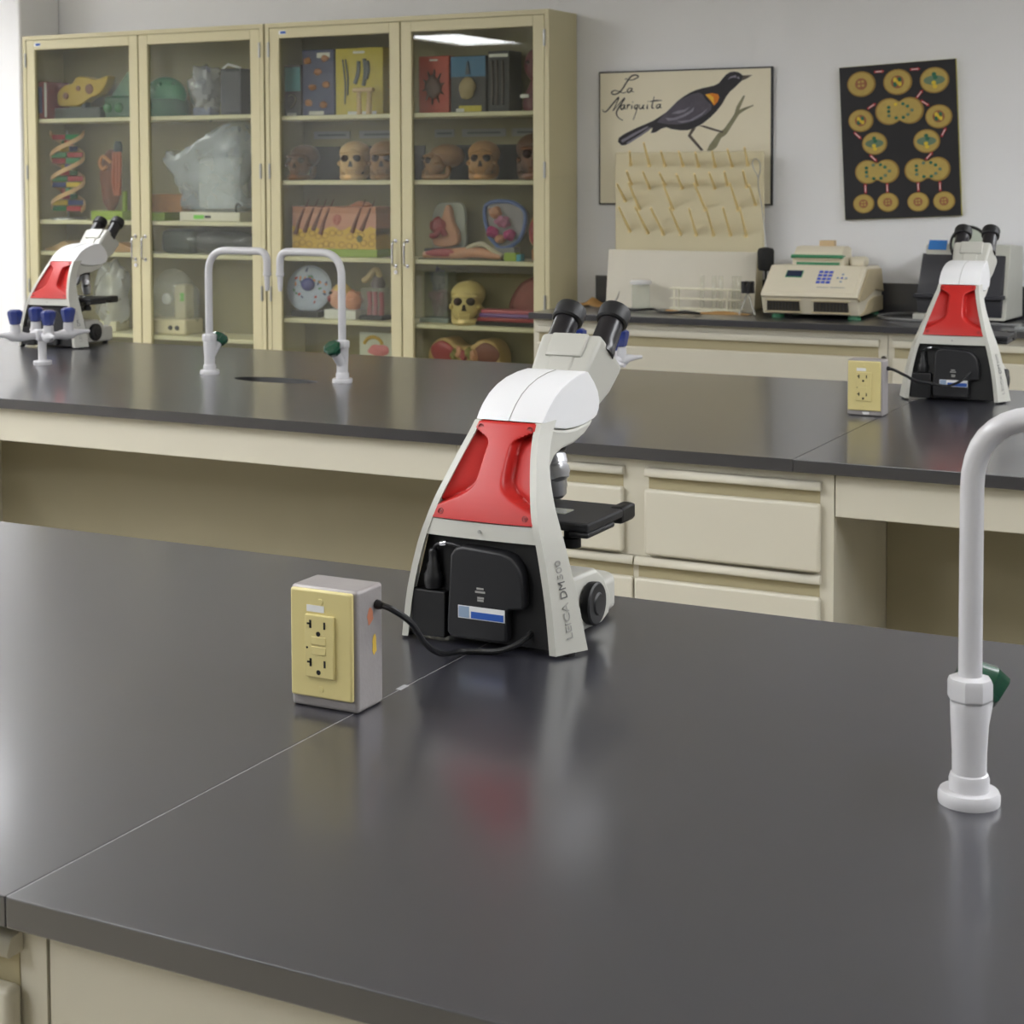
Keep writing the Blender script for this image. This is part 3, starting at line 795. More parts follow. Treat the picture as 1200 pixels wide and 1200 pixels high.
BIRD = {
 'body': [(0.2583, 0.2496), (0.2495, 0.2575), (0.2394, 0.263), (0.2225, 0.2667), (0.2021, 0.2641), (0.1852, 0.2543), (0.1682, 0.2362), (0.1546, 0.2205), (0.1341, 0.2114), (0.1101, 0.2069), (0.0825, 0.2018), (0.0549, 0.1954), (0.0272, 0.1845), (-0.0007, 0.1696), (-0.0286, 0.1507), (-0.0531, 0.1284), (-0.0777, 0.106), (-0.1059, 0.0889), (-0.1378, 0.0711), (-0.1699, 0.0585), (-0.22, 0.0395), (-0.2704, 0.0171), (-0.2958, 0.0008), (-0.2994, -0.0157), (-0.2813, -0.0312), (-0.2632, -0.0294), (-0.2344, -0.0145), (-0.1985, 0.0049), (-0.1627, 0.0268), (-0.1392, 0.0435), (-0.1485, 0.0187), (-0.1272, 0.0217), (-0.0988, 0.0377), (-0.0776, 0.0426), (-0.0565, 0.0351), (-0.0144, 0.0286), (0.0205, 0.0294), (0.0483, 0.038), (0.0829, 0.0544), (0.1172, 0.0796), (0.1446, 0.1049), (0.1685, 0.1334), (0.1854, 0.1619), (0.2024, 0.184), (0.2227, 0.1995), (0.2429, 0.2181), (0.2564, 0.2293)] ,
 'wing': [(-0.0707, 0.1124), (-0.0286, 0.1487), (0.0063, 0.1674), (0.0411, 0.1802), (0.0688, 0.1841), (0.086, 0.174), (0.0964, 0.1543), (0.124, 0.1311), (0.1206, 0.1118), (0.0966, 0.0929), (0.0621, 0.0741), (0.0204, 0.0599), (-0.0215, 0.0541), (-0.0706, 0.0549), (-0.1201, 0.0642), (-0.0989, 0.0868)] ,
 'light1': [(-0.0812, 0.0819), (-0.0425, 0.0812), (-0.004, 0.0935), (0.0308, 0.1104), (0.0481, 0.1263), (0.0412, 0.107), (0.0064, 0.0868), (-0.0355, 0.0726), (-0.0706, 0.0699)] ,
 'light2': [(-0.0566, 0.0991), (-0.025, 0.1115), (0.0029, 0.1142), (0.0273, 0.1267), (0.0064, 0.1063), (-0.0215, 0.0984)] ,
 'light3': [(-0.0285, 0.066), (0.0274, 0.0715), (0.0759, 0.0966), (0.1068, 0.1173), (0.0828, 0.0919), (0.0413, 0.0693), (-0.0075, 0.0591)] ,
 'tail1': [(-0.2849, -0.0093), (-0.2272, 0.0198), (-0.1627, 0.0485), (-0.1592, 0.0438), (-0.22, 0.0118), (-0.2777, -0.0193)] ,
 'tail2': [(-0.2596, -0.0195), (-0.1985, 0.0128), (-0.1485, 0.045), (-0.1471, 0.0397), (-0.1949, 0.0075), (-0.2524, -0.0262)] ,
 'spur': [(-0.1329, 0.0461), (-0.1485, 0.0187), (-0.1272, 0.0217), (-0.0988, 0.0377), (-0.0776, 0.0426), (-0.1059, 0.0476)] ,
 'orange': [(0.095, 0.1757), (0.1239, 0.1808), (0.1513, 0.1756), (0.1568, 0.1626), (0.1493, 0.1435), (0.1343, 0.129), (0.1205, 0.1473)] ,
 'yellow': [(0.0964, 0.175), (0.1156, 0.1752), (0.1321, 0.1632), (0.1343, 0.1341), (0.1191, 0.1519)] ,
 'eye': [(0.1934, 0.2349), (0.2056, 0.2461), (0.2259, 0.2506), (0.2428, 0.2437), (0.2449, 0.2347), (0.2341, 0.2388), (0.2192, 0.2431), (0.2056, 0.2396)] ,
 'beak': [(0.2577, 0.2496), (0.3, 0.2497), (0.2786, 0.2376), (0.2577, 0.2279)] ,
 'leg1': [(0.0358, 0.0356), (0.0552, 0.0386), (0.033, 0.0084), (0.0886, -0.0546), (0.0762, -0.0571), (0.0177, 0.0053)] ,
 'leg2': [(0.0656, 0.0469), (0.0898, 0.0478), (0.1311, 0.0355), (0.1756, 0.0219), (0.1722, 0.0155), (0.1242, 0.0278)] ,
 'branch': [(0.1024, -0.0573), (0.1141, -0.0335), (0.1346, -0.0078), (0.1517, 0.0145), (0.179, 0.0335), (0.2061, 0.0684), (0.223, 0.0937), (0.2317, 0.1224), (0.2465, 0.1464), (0.2613, 0.1678), (0.2681, 0.1651), (0.2567, 0.1379), (0.2433, 0.1094), (0.2635, 0.1166), (0.3038, 0.1285), (0.3058, 0.1247), (0.2736, 0.11), (0.2433, 0.0914), (0.2231, 0.0617), (0.1981, 0.0235), (0.1859, 0.0076), (0.1655, -0.005), (0.145, -0.0435), (0.1245, -0.0581)] ,
}
bo_ = flat(BIRD['body'], .0100, .0106, 'bird_body', PAINTK, bp)
flat(BIRD['wing'], .0106, .0110, 'wing', PAINTW, bo_)
for kk in ('light1', 'light2', 'light3', 'tail1', 'tail2'): flat(BIRD[kk], .0108, .0114, 'feather', PAINTL, bo_)
flat(BIRD['spur'], .0106, .0110, 'feather', PAINTK, bo_)
flat(BIRD['orange'], .0106, .0112, 'shoulder_patch', PAINTO, bo_)
flat(BIRD['yellow'], .0112, .0115, 'shoulder_patch', PAINTY, bo_)
flat(BIRD['eye'], .0106, .0111, 'eye_ring', PAINTL, bo_)
MB().lathe([(.0038, 0), (.0038, .0006)], 12, (.2335, -.0110, .2445), (0, -1, 0)).build('eye', PAINTK, bo_)
flat(BIRD['beak'], .0101, .0107, 'beak', PAINTB, bo_)
flat(BIRD['leg1'], .0107, .0111, 'bird_leg', PAINTB, bo_)
flat(BIRD['leg2'], .0107, .0111, 'bird_leg', PAINTB, bo_)
flat(BIRD['branch'], .0100, .0105, 'branch', PAINTG, bp)
TEXT = [
[(-0.2667, 0.2466), (-0.2595, 0.2516), (-0.2545, 0.2469), (-0.2343, 0.2443), (-0.2128, 0.2523), (-0.2049, 0.2593), (-0.2186, 0.265), (-0.2394, 0.259), (-0.2617, 0.2319), (-0.2798, 0.2059), (-0.2993, 0.1899), (-0.3196, 0.1857), (-0.3291, 0.1933), (-0.3174, 0.2023), (-0.2957, 0.1984), (-0.2776, 0.1913), (-0.2595, 0.1942)] ,
[(-0.2343, 0.2101), (-0.2473, 0.2097), (-0.2559, 0.2014), (-0.2516, 0.1933), (-0.2415, 0.1964), (-0.2329, 0.21), (-0.2358, 0.1982), (-0.2257, 0.1947)] ,
[(-0.3722, 0.1231), (-0.3634, 0.1129), (-0.3488, 0.118), (-0.3247, 0.1441), (-0.2942, 0.1745), (-0.308, 0.1437), (-0.3226, 0.1155)] ,
[(-0.3226, 0.1155), (-0.2957, 0.1434), (-0.2668, 0.1706), (-0.2848, 0.1432), (-0.303, 0.1171), (-0.3052, 0.1005), (-0.2957, 0.0858), (-0.2762, 0.0748)] ,
[(-0.2682, 0.1409), (-0.2791, 0.1398), (-0.2863, 0.13), (-0.282, 0.1213), (-0.2733, 0.1264), (-0.2668, 0.1408), (-0.2682, 0.125), (-0.2617, 0.1235)] ,
[(-0.2588, 0.1393), (-0.2545, 0.1379), (-0.2574, 0.1221)] ,
[(-0.256, 0.1327), (-0.2487, 0.1404), (-0.2415, 0.1376)] ,
[(-0.2344, 0.1388), (-0.2365, 0.1217)] ,
[(-0.2315, 0.1533), (-0.2308, 0.1499)] ,
[(-0.2071, 0.1395), (-0.2171, 0.1384), (-0.2229, 0.13), (-0.2186, 0.1226), (-0.2107, 0.1277), (-0.2056, 0.1402), (-0.2157, 0.1087), (-0.2286, 0.076)] ,
[(-0.1985, 0.1394), (-0.2006, 0.1262), (-0.1942, 0.1221), (-0.1842, 0.1311), (-0.1806, 0.1396), (-0.1835, 0.1232), (-0.177, 0.1244)] ,
[(-0.1628, 0.1406), (-0.1656, 0.1242), (-0.1599, 0.1241)] ,
[(-0.1614, 0.1543), (-0.1599, 0.151)] ,
[(-0.1329, 0.172), (-0.1414, 0.1401), (-0.1428, 0.125), (-0.1329, 0.1248)] ,
[(-0.1521, 0.1515), (-0.1272, 0.1549), (-0.0989, 0.1555)] ,
[(-0.106, 0.14), (-0.1173, 0.1383), (-0.123, 0.1299), (-0.118, 0.1232), (-0.1095, 0.1283), (-0.1039, 0.1406), (-0.106, 0.1262), (-0.0989, 0.1254)] ,
]
for st_ in TEXT:
    P = [Vector((x, -.0102, z)) for x, z in (spline([Vector((a, b, 0)) for a, b in st_], 4) and [(p.x, p.y) for p in spline([Vector((a, b, 0)) for a, b in st_], 4)])]
    nP = len(P)
    rad = [.0018+.0018*math.sin(PI*min(1, i/max(1, nP-1)))**2 for i in range(nP)]
    o = MB().tube([(p.x, p.y, p.z) for p in P], rad, 6).build('brush_lettering', PAINTK, bp)
    o.scale = (1, 0.3, 1); o.location = (0, -.0071, 0)

# cell-division relief board
cp = thing('cell_poster', 'black board of tan dividing cells joined by red arrows, hung slightly crooked', 'poster', (-1.710, 6.648, 1.589))
cp.rotation_euler = (0, R(-2.7), 0)
BOARD = mat('board_black', (26, 25, 30), 0.55, var=0.1)
BEDGE = mat('board_edge', (170, 160, 70), 0.7)
MB().box(-.2295, .2295, -.016, -.013, -.3025, .3025).build('board', BOARD, cp)
MB().box(-.2305, .2305, -.013, 0, -.3035, .3035).build('board_edge', BEDGE, cp)
CELL = mat('cell_tan', (186, 160, 84), 0.5, var=0.12, scale=50)
CELLE = mat('cell_rim', (150, 118, 52), 0.5, var=0.12, scale=50)
NUC = mat('cell_nucleus', (150, 96, 62), 0.5, var=0.2, scale=70)
CHRG = mat('chromosome_green', (40, 104, 78), 0.5); CHRY = mat('chromosome_yellow', (222, 196, 60), 0.5); SPIN = mat('spindle_teal', (104, 128, 104), 0.6)
ARR = mat('arrow_red', (176, 38, 44), 0.5); ARW = mat('arrow_white', (240, 225, 225), 0.6)
def ell(cx, cz, rx, rz, n=26): return [(cx+rx*math.cos(2*PI*i/n), cz+rz*math.sin(2*PI*i/n)) for i in range(n)]
cells = [(-0.1418, 0.2319, 60, 'n'), (0.003, 0.2297, 60, 'c'), (0.1469, 0.2264, 60, 's'), (-0.1495, 0.0878, 53, 'c'), (0.1584, 0.0849, 55, 'c'), (-0.0978, -0.0054, 53, 's'), (0.1078, -0.008, 55, 's'), (-0.151, -0.2415, 45, 'n'), (-0.0538, -0.2399, 45, 'n'), (0.0657, -0.243, 45, 'n'), (0.1665, -0.2445, 45, 'n')]
for cx, cz, r_, kd in cells:
    rx, rz = r_/1045, r_*.885/1045
    c = flat(ell(cx, cz, rx, rz), .016, .0185, 'cell', CELLE, cp)
    MB().prism(ell(cx, cz, rx*.9, rz*.9), 'y', -.0185, -.0215, .001).build('cytoplasm', CELL, c)
    if kd == 'n':
        flat(ell(cx, cz, rx*.42, rz*.45), .0215, .023, 'nucleus', NUC, c)
        for a, b in ((-.13, .15), (.14, -.12), (.12, .18), (-.14, -.14)):
            flat(ell(cx+a*rx, cz+b*rz, rx*.1, rz*.1, 10), .023, .0238, 'chromosome', CELL, c)
    elif kd == 'c':
        flat(ell(cx, cz, rx*.45, rz*.5), .0215, .0225, 'nucleus', NUC, c)
        for a, b, m_ in ((-.16, .17, CHRY), (.16, .17, CHRG), (-.16, -.17, CHRG), (.17, -.15, CHRY), (0, 0, CHRY)):
            flat(ell(cx+a*rx, cz+b*rz, rx*.13, rz*.2, 10), .0225, .024, 'chromosome', m_, c)
    else:
        flat(ell(cx, cz, rx*.72, rz*.36), .0215, .0222, 'spindle', SPIN, c)
        for a, b, m_ in ((0, .45, CHRG), (.08, .2, CHRG), (-.03, -.2, CHRY), (.04, -.48, CHRY)):
            flat(ell(cx+a*rx, cz+b*rz, rx*.16, rz*.16, 10), .0222, .024, 'chromosome', m_, c)
for ax, az, bx, bz in [(-0.035, 0.1166, 0.0463, 0.1158), (-0.1314, -0.1166, -0.0538, -0.1177), (0.0657, -0.1199, 0.146, -0.1184)]:
    r_ = .0555 if az > 0 else .0500
    c = None
    pts = []
    n_ = 22
    for i in range(n_+1):
        a = R(48)+i*R(264)/n_; pts.append((ax+r_*math.cos(a), az+r_*.95*math.sin(a)))
    for i in range(n_+1):
        a = R(228)+i*R(264)/n_; pts.append((bx+r_*math.cos(a), bz+r_*.95*math.sin(a)))
    mx_, mz_ = (ax+bx)/2, (az+bz)/2
    c = flat(pts, .016, .0185, 'dividing_cell', CELLE, cp)
    MB().prism([(mx_+(x-mx_)*.93, mz_+(z-mz_)*.9) for x, z in pts], 'y', -.0185, -.0215, .001).build('cytoplasm', CELL, c)
    for q in range(10):
        a = 2*PI*q/10
        flat(ell(mx_+.046*math.cos(a)*(.9 if q % 2 else 1.1), mz_+.028*math.sin(a), .007, .0065, 9), .0215, .0235, 'chromosome', (CHRG, SPIN, CHRY)[0 if q % 3 else (2 if q == 3 and az > 0 else 1)], c)
for x, z, a in [(-0.0692, 0.276, 0), (0.0733, 0.2744, 0), (0.0866, 0.1763, 50), (-0.1045, 0.1422, 30), (0.1069, 0.14, -35), (-0.1646, 0.0292, -45), (0.1747, 0.0228, 60), (-0.1049, -0.0634, -45), (0.115, -0.0659, 45), (-0.1418, -0.1814, 90), (-0.0544, -0.1825, 90), (0.068, -0.1835, 90), (0.1528, -0.1856, 90)]:
    ar = MB().prism([(-.020, -.0045), (.010, -.0045), (.010, -.0075), (.021, 0), (.010, .0075), (.010, .0045), (-.020, .0045)], 'y', -.0022, 0).build('arrow', ARR, cp, smooth=False, loc=(x, -.016, z))
    ar.rotation_euler = (0, R(-a), 0)
    MB().prism([(-.014, -.0016), (.010, -.0016), (.014, 0), (.010, .0016), (-.014, .0016)], 'y', -.0027, -.0022).build('arrow_core', ARW, ar, smooth=False)

# ------------------------------------------------------------------ drying pegboard and things on the back counter
PEGB = mat('pegboard_plastic', (216, 206, 172), 0.45, var=0.05, scale=8)
PEGM = mat('peg_yellow', (244, 222, 160), 0.4, var=0.06)
pg = thing('drying_pegboard', 'yellowed plastic drying board with rows of slanted pegs', 'drying rack', (-2.572, 6.575, ZB))
MB().rbox(-.328, .328, -.006, .012, .22, .643, .006, 2).build('board', PEGB, pg)
MB().prism([(-.08, .001), (.04, .001), (.04, .23), (.014, .236)], 'x', -.31, .31, .004).build('drip_tray', PEGB, pg)
PEGS = [[(-2.829,1.501),(-2.744,1.497),(-2.674,1.497),(-2.594,1.496),(-2.526,1.493),(-2.454,1.492),(-2.38,1.492),(-2.313,1.498)],
 [(-2.826,1.419),(-2.744,1.402),(-2.674,1.416),(-2.598,1.403),(-2.532,1.416),(-2.454,1.403),(-2.4,1.416),(-2.316,1.409)],
 [(-2.854,1.35),(-2.79,1.314),(-2.639,1.315),(-2.495,1.313),(-2.353,1.314),(-2.279,1.337)],
 [(-2.833,1.222),(-2.751,1.216),(-2.681,1.211),(-2.604,1.212),(-2.535,1.21),(-2.46,1.211),(-2.386,1.212),(-2.319,1.209)]]
TIPS = [[(-2.786,1.555),(-2.723,1.59),(-2.647,1.554),(-2.569,1.553),(-2.497,1.549),(-2.425,1.552),(-2.36,1.56),(-2.288,1.566)],
 [(-2.8,1.474),(-2.727,1.471),(-2.654,1.467),(-2.579,1.461),(-2.501,1.461),(-2.438,1.467),(-2.373,1.47),(-2.294,1.473)],
 [(-2.843,1.42),(-2.791,1.426),(-2.639,1.424),(-2.503,1.423),(-2.349,1.424),(-2.268,1.416)],
 [(-2.836,1.326),(-2.762,1.326),(-2.692,1.323),(-2.609,1.324),(-2.524,1.321),(-2.451,1.325),(-2.378,1.325),(-2.307,1.326)]]
for ra, rb in zip(PEGS, TIPS):
    for (a, b), (c, d) in zip(ra, rb):
        p0 = Vector((a+2.572, -.004, b-ZB)); p1 = Vector((c+2.572, -.115, d-ZB))
        pe = MB().tube([p0, (p0+p1)/2, p1], [.0062, .0052, .0042], 8).build('peg', PEGM, pg)
        MB().lathe([(.0085, 0), (.0085, .004), (.0065, .007)], 10, p0+Vector((0, .001, 0)), (0, -1, .1)).build('peg_collar', PEGM, pe)
lb = thing('splash_board', 'plain pale plastic board leaning below the drying pegs', 'board', (-2.566, 6.45, ZB))
MB().prism([(0, .0005), (.008, .0005), (.040, .237), (.032, .237)], 'x', -.325, .325, .0015).build('board', mat('pale_board', (214, 208, 192), .5, var=.04, scale=5), lb)
# wire loop brush
bw = thing('bottle_brush', 'black bottle brush with a long wire loop handle leaning by the pegboard', 'brush', (-2.19, 6.44, ZB))
MB().lathe([(.004, 0), (.004, .165), (.026, .168), (.032, .178), (.033, .245), (.028, .255), (.008, .26)], 18).build('bristles', mat('bristle_black', (26, 26, 26), .8, bump=1.0, bscale=160), bw)
wp = spline([(0, 0, .25), (-.010, .015, .32), (-.035, .05, .42), (-.058, .075, .50), (-.062, .078, .54), (-.082, .082, .575), (-.086, .083, .60), (-.072, .083, .612), (-.056, .081, .598), (-.052, .079, .565), (-.060, .077, .53), (-.054, .07, .48)], 5)
MB().tube(wp, .0022, 6).build('wire_handle', STEEL, bw)
# white-lidded clear beaker
bk = thing('beaker', 'clear beaker capped with a white dish, in front of the pale board', 'beaker', (-2.70, 6.375, ZB))
MB().lathe([(.034, 0), (.036, .004), (.036, .104), (.0345, .104), (.0345, .006), (0, .005)], 22).build('glass_body', clear('beaker_glass', (220, 220, 205), .12, .05), bk)
MB().lathe([(.043, .104), (.044, .106), (.044, .116), (.040, .119), (0, .1195)], 26).build('white_dish', LABELW, bk)
# wire test tube rack
RACK = mat('rack_white', (226, 222, 200), .45)
rk = thing('tube_rack', 'cream wire test tube rack standing on the back counter', 'rack', (-2.41, 6.36, ZB))
q = MB()
for z in (.012, .052, .092):
    q.tube([(-.15, -.02, z), (.15, -.02, z)], .0038, 6).tube([(-.15, .03, z), (.15, .03, z)], .0032, 6)
    q.tube([(-.15, -.02, z), (-.15, .03, z)], .0032, 6).tube([(.15, -.02, z), (.15, .03, z)], .0032, 6)
q.build('shelf_wires', RACK, rk)
for x in (-.13, .095):
    for y in (-.02, .03): MB().cyl((x, y, 0), (x, y, .096), .0045, seg=8).build('post', RACK, rk)
MB().tube([(-.155, -.025, .004), (.155, -.025, .004)], .0038, 6).build('foot_rail', RACK, rk)
TUBE = clear('tube_glass', (222, 214, 180), .12, .04)
for k, x in enumerate((-.02, .03, .06, .115, .135)):
    tt = MB().lathe([(0.001, 0), (.006, .002), (.0085, .008), (.0085, .125), (.0095, .127), (.0095, .13)], 12).build('test_tube', TUBE, None, loc=(-2.41+x, 6.365, ZB+.016))
    tag(tt, ('leftmost', 'second from left', 'middle', 'second from right', 'rightmost')[k]+' clear test tube in the cream wire rack', 'test tube', 'test tubes in the wire rack')
# star knob clamp
kn = thing('star_knob_clamp', 'small black star knob on a clear stand beside the beige instrument', 'clamp', (-2.205, 6.27, ZB))
kk = MB().lathe([(.016, .088), (.022, .094), (.022, .118), (.016, .122)], 16)
for a in range(6): kk.cyl((.019*math.cos(a*PI/3), .019*math.sin(a*PI/3), .088), (.019*math.cos(a*PI/3), .019*math.sin(a*PI/3), .134), .008, seg=10)
kk.build('star_knob', BLACK, kn)
MB().tube([(-.035, 0, .004), (0, 0, .09), (.03, 0, .004)], .005, 8).build('stand', clear('stand_acrylic', (225, 225, 215), .4, .05), kn)
# brown paper and dark leads on the counter
KRAFT = mat('kraft_paper', (186, 144, 86), .8, var=.12, scale=15, bump=.3, bscale=40)
def wavy_sheet(name, label, x, y, w_, d_, m_, seed, cat='paper', amp=.006):
    random.seed(seed); nx, ny = 14, 4; vs = []; fs = []
    for j in range(ny+1):
        for i in range(nx+1):
            u, v = i/nx, j/ny
            vs.append(((u-.5)*w_, (v-.5)*d_*(1+.25*math.sin(u*7+seed)), .0015+amp*(.5+.5*math.sin(u*9+v*3+seed))*(.4+v)))
    n_ = len(vs)
    vs += [(a, b, max(0.0002, c-.0012)) for a, b, c in vs]
    for j in range(ny):
        for i in range(nx):
            a = j*(nx+1)+i; fs.append((a, a+1, a+nx+2, a+nx+1)); fs.append((n_+a, n_+a+nx+1, n_+a+nx+2, n_+a+1))
    rg = list(range(nx+1))+[j*(nx+1)+nx for j in range(1, ny+1)]+[ny*(nx+1)+i for i in range(nx-1, -1, -1)]+[j*(nx+1) for j in range(ny-1, 0, -1)]
    for k in range(len(rg)):
        l = (k+1) % len(rg); fs.append((rg[k], n_+rg[k], n_+rg[l], rg[l]))
    return tag(MB().add(vs, fs).build(name, m_, None, loc=(x, y, ZB)), label, cat)
wavy_sheet('brown_paper', 'crumpled brown paper on the counter beside the tall cabinet', -2.975, 6.50, .14, .16, KRAFT, 2, amp=.02)
wavy_sheet('brown_paper', 'long strip of brown paper in front of the wire tube rack', -2.38, 6.29, .36, .06, KRAFT, 5, amp=.006)
cord('dark_lead', 'tangled dark lead lying in front of the pale board', [(-2.84, 6.33, ZB+.006), (-2.76, 6.30, ZB+.006), (-2.68, 6.28, ZB+.006), (-2.62, 6.31, ZB+.009), (-2.57, 6.25, ZB+.006), (-2.50, 6.22, ZB+.006), (-2.44, 6.21, ZB+.012), (-2.38, 6.215, ZB+.006)], .005, RUBBER)
tag(MB().tube([(0, 0, .002), (.02, .02, .05), (.025, .03, .075)], [.004, .003, .001], 6).build('probe_wire', STEEL, None, loc=(-2.80, 6.30, ZB)), 'thin steel probe standing up behind the nearest eyepieces', 'probe')

# thermal cycler
BEIGE = mat('beige_case', (222, 214, 192), .45, var=.03)
BEIGE2 = mat('beige_case_dark', (190, 176, 142), .5, var=.03)
GRNB = mat('green_band', (64, 140, 100), .4)
tcx = thing('thermal_cycler', 'beige benchtop thermal cycler with keypad and green-striped lid', 'instrument', (-1.945, 6.215, ZB), R(2))
tcx.scale = (1.14, 1, 1)
MB().prism([(.035, .016), (.40, .016), (.40, .085), (.36, .19), (.145, .196), (.005, .098), (.0, .086), (.012, .078)], 'x', -.165, .165, .006, 3).build('case', BEIGE, tcx, angle=25)
MB().prism([(.03, .014), (.40, .014), (.40, .070), (.25, .075), (.16, .060), (.11, .030)], 'x', .1635, .169, .002).build('side_panel', BEIGE2, tcx)
MB().prism([(.0, .080), (.155, .186), (.36, .180), (.40, .085), (.26, .10), (.16, .082), (.085, .070), (.012, .068)], 'x', .1640, .172, .004).build('side_bumper', BEIGE2, tcx)
VENT = mat('vent_dark', (58, 52, 42), .7)
for x0, x1 in ((-.145, -.035), (.015, .13)):
    v = MB().box(x0, x1, .013, .03, .028, .066).build('vent_recess', VENT, tcx)
    nsl = 10
    for i in range(nsl):
        xx = x0+.006+(x1-x0-.012)*i/(nsl-1)
        MB().box(xx-.0015, xx+.0015, .010, .016, .030, .064).build('vent_slat', BLACK, v)
    MB().rbox(x0-.006, x1+.006, .008, .018, .066, .071, .001).rbox(x0-.006, x1+.006, .008, .03, .022, .028, .001).build('vent_frame', BEIGE2, v)
sl = math.atan2(.098, .14)
pn = bpy.data.objects.new('control_panel', MB().rbox(-.155, .150, 0, .160, 0, .003, .001).mesh('control_panel', BEIGE)); COL.objects.link(pn); pn.parent = tcx
pn.location = (0, .0085, .0995); pn.rotation_euler = (sl, 0, 0)
def on_panel(mb, name, m_): return mb.build(name, m_, pn)
on_panel(MB().rbox(-.100, -.042, .088, .130, .003, .0055, .001), 'display_bezel', GRNB)
on_panel(MB().box(-.097, -.045, .092, .128, .0055, .0062), 'display', mat('lcd_dark', (34, 44, 72), .2))
KEY = mat('key_blue', (70, 92, 200), .5)
for i in range(3):
    for j in range(4):
        on_panel(MB().rbox(.012+i*.017, .0255+i*.017, .055+j*.021, .068+j*.021, .003, .0055, .001), 'key', KEY)
for dx, dy in ((0, 0), (.014, 0), (-.014, 0), (0, .022), (0, -.022)):
    on_panel(MB().rbox(.095+dx-.004, .095+dx+.004, .09+dy-.004, .09+dy+.004, .003, .005, .001), 'key', KEY if (dx, dy) == (0, 0) else LABELG)
on_panel(MB().box(.02, .06, .030, .034, .003, .0033).box(.065, .115, .030, .034, .003, .0033), 'print', INK)
ld = MB().prism([(.20, .188), (.34, .188), (.34, .222), (.33, .228), (.21, .228), (.20, .220)], 'x', -.105, .075, .004).build('lid_base', BEIGE, tcx)
MB().prism([(.185, .222), (.19, .216), (.345, .216), (.345, .258), (.31, .266), (.235, .266), (.19, .236)], 'x', -.10, .070, .006).build('lid', BEIGE, ld)
MB().prism([(.180, .228), (.186, .221), (.24, .221), (.24, .231), (.19, .236)], 'x', -.106, .072, .002).build('lid_stripe', GRNB, ld)
MB().box(-.09, .06, .199, .202, .196, .206).build('lid_stripe', GRNB, ld)
MB().rbox(-.03, .022, .28, .32, .262, .288, .003).build('lid_handle', mat('tan_knob', (206, 180, 140), .5), ld)
MB().rbox(.078, .135, .26, .33, .19, .226, .012, 3).build('hinge_block', BEIGE, ld)
MB().cyl((.10, .225, .204), (.14, .225, .204), .016, seg=16).build('lid_latch', BEIGE, ld)
for x in (-.12, .14):
    for y in (.07, .36): MB().lathe([(.022, 0), (.020, .015)], 14, (x, y, 0)).build('foot', GRNB, tcx)

# dark spectrophotometer behind the right microscope
DKP = mat('instrument_dark', (44, 44, 50), .5, var=.1); LTG = mat('instrument_grey', (186, 186, 176), .5, var=.03)
sp = thing('dark_instrument', 'dark-fronted grey instrument with blue display behind the right microscope', 'instrument', (-1.405, 6.34, ZB), R(-4))
MB().prism([(.02, .008), (.26, .008), (.26, .275), (.11, .285), (.085, .28)], 'x', -.155, .165, .006, 2).build('case', LTG, sp, angle=25)
MB().prism([(.008, .10), (.02, .018), (.045, .018), (.10, .245), (.078, .248)], 'x', -.165, .150, .003).build('front_panel', DKP, sp)
MB().rbox(-.172, .158, -.012, .10, .085, .10, .003).build('ledge', DKP, sp)
MB().rbox(-.172, -.05, -.02, .05, .004, .026, .003).build('tray', LTG, sp)
dp = MB().rbox(-.145, -.075, 0, .040, 0, .003, .001).build('display', mat('lcd_blue', (58, 120, 190), .25), sp)
dp.location = (0, .078, .262); dp.rotation_euler = (R(62), 0, 0)
for x in (-.15, .13): MB().lathe([(.006, 0), (.004, .003)], 10, (x, .082, .235), (0, -1, .2)).build('screw', STEEL, sp)
for x in (-.13, .14):
    for y in (.06, .23): MB().lathe([(.012, 0), (.012, .009)], 12, (x, y, 0)).build('foot', RUBBER, sp)
rr_ = MB().tube([(.015+.068*math.cos(a*PI/16), .062, .283+.068*math.sin(a*PI/16)) for a in range(32)], .0060, 8, closed=True).build('round_lid', BLACK, sp)
MB().lathe([(.066, 0), (.066, .004)], 30, (.015, .064, .283), (0, -1, 0)).build('lid_disc', mat('pale_disc', (196, 204, 190), .4), rr_)
cord('grey_cord', 'grey cord looped on the counter right of the beige instrument', [(-1.45, 6.27, ZB+.005), (-1.58, 6.28, ZB+.005), (-1.68, 6.33, ZB+.005), (-1.73, 6.42, ZB+.005), (-1.70, 6.52, ZB+.006), (-1.66, 6.56, ZB+.006), (-1.62, 6.59, ZB+.006)], .0055, mat('cord_grey', (128, 128, 128), .5))
cord('grey_cord', 'grey cord trailing along the counter right of the dark instrument', [(-1.27, 6.25, ZB+.005), (-1.18, 6.22, ZB+.005), (-1.05, 6.28, ZB+.005), (-.9, 6.40, ZB+.005), (-.7, 6.45, ZB+.005)], .0055, mat('cord_grey', (128, 128, 128), .5))
tag(MB().rbox(-.06, .06, -.05, .05, 0, .012, .004).lathe([(.02, .012), (.018, .018), (0, .0185)], 16).build('clear_tray', clear('tray_acrylic', (200, 205, 205), .35, .05), None, loc=(-1.10, 6.15, ZB)), 'small clear plastic tray on the counter edge at far right', 'tray')

# ------------------------------------------------------------------ models and boxes in the display cabinets
YI = 6.505
def col(name, rgb, rough=.5, **k): return mat(name, rgb, rough, **k)
def lump(seed, amp, f=3.0):
    rnd = random.Random(seed); ks = [(Vector((rnd.uniform(-1, 1), rnd.uniform(-1, 1), rnd.uniform(-1, 1)))*f, rnd.uniform(0, 6)) for _ in range(6)]
    return lambda d: 1+amp*sum(math.sin(k.dot(d)*2+p) for k, p in ks)/2.5
Z1, Z2, Z3, Z4 = SL[0], SL[1], SL[2], SL[3]
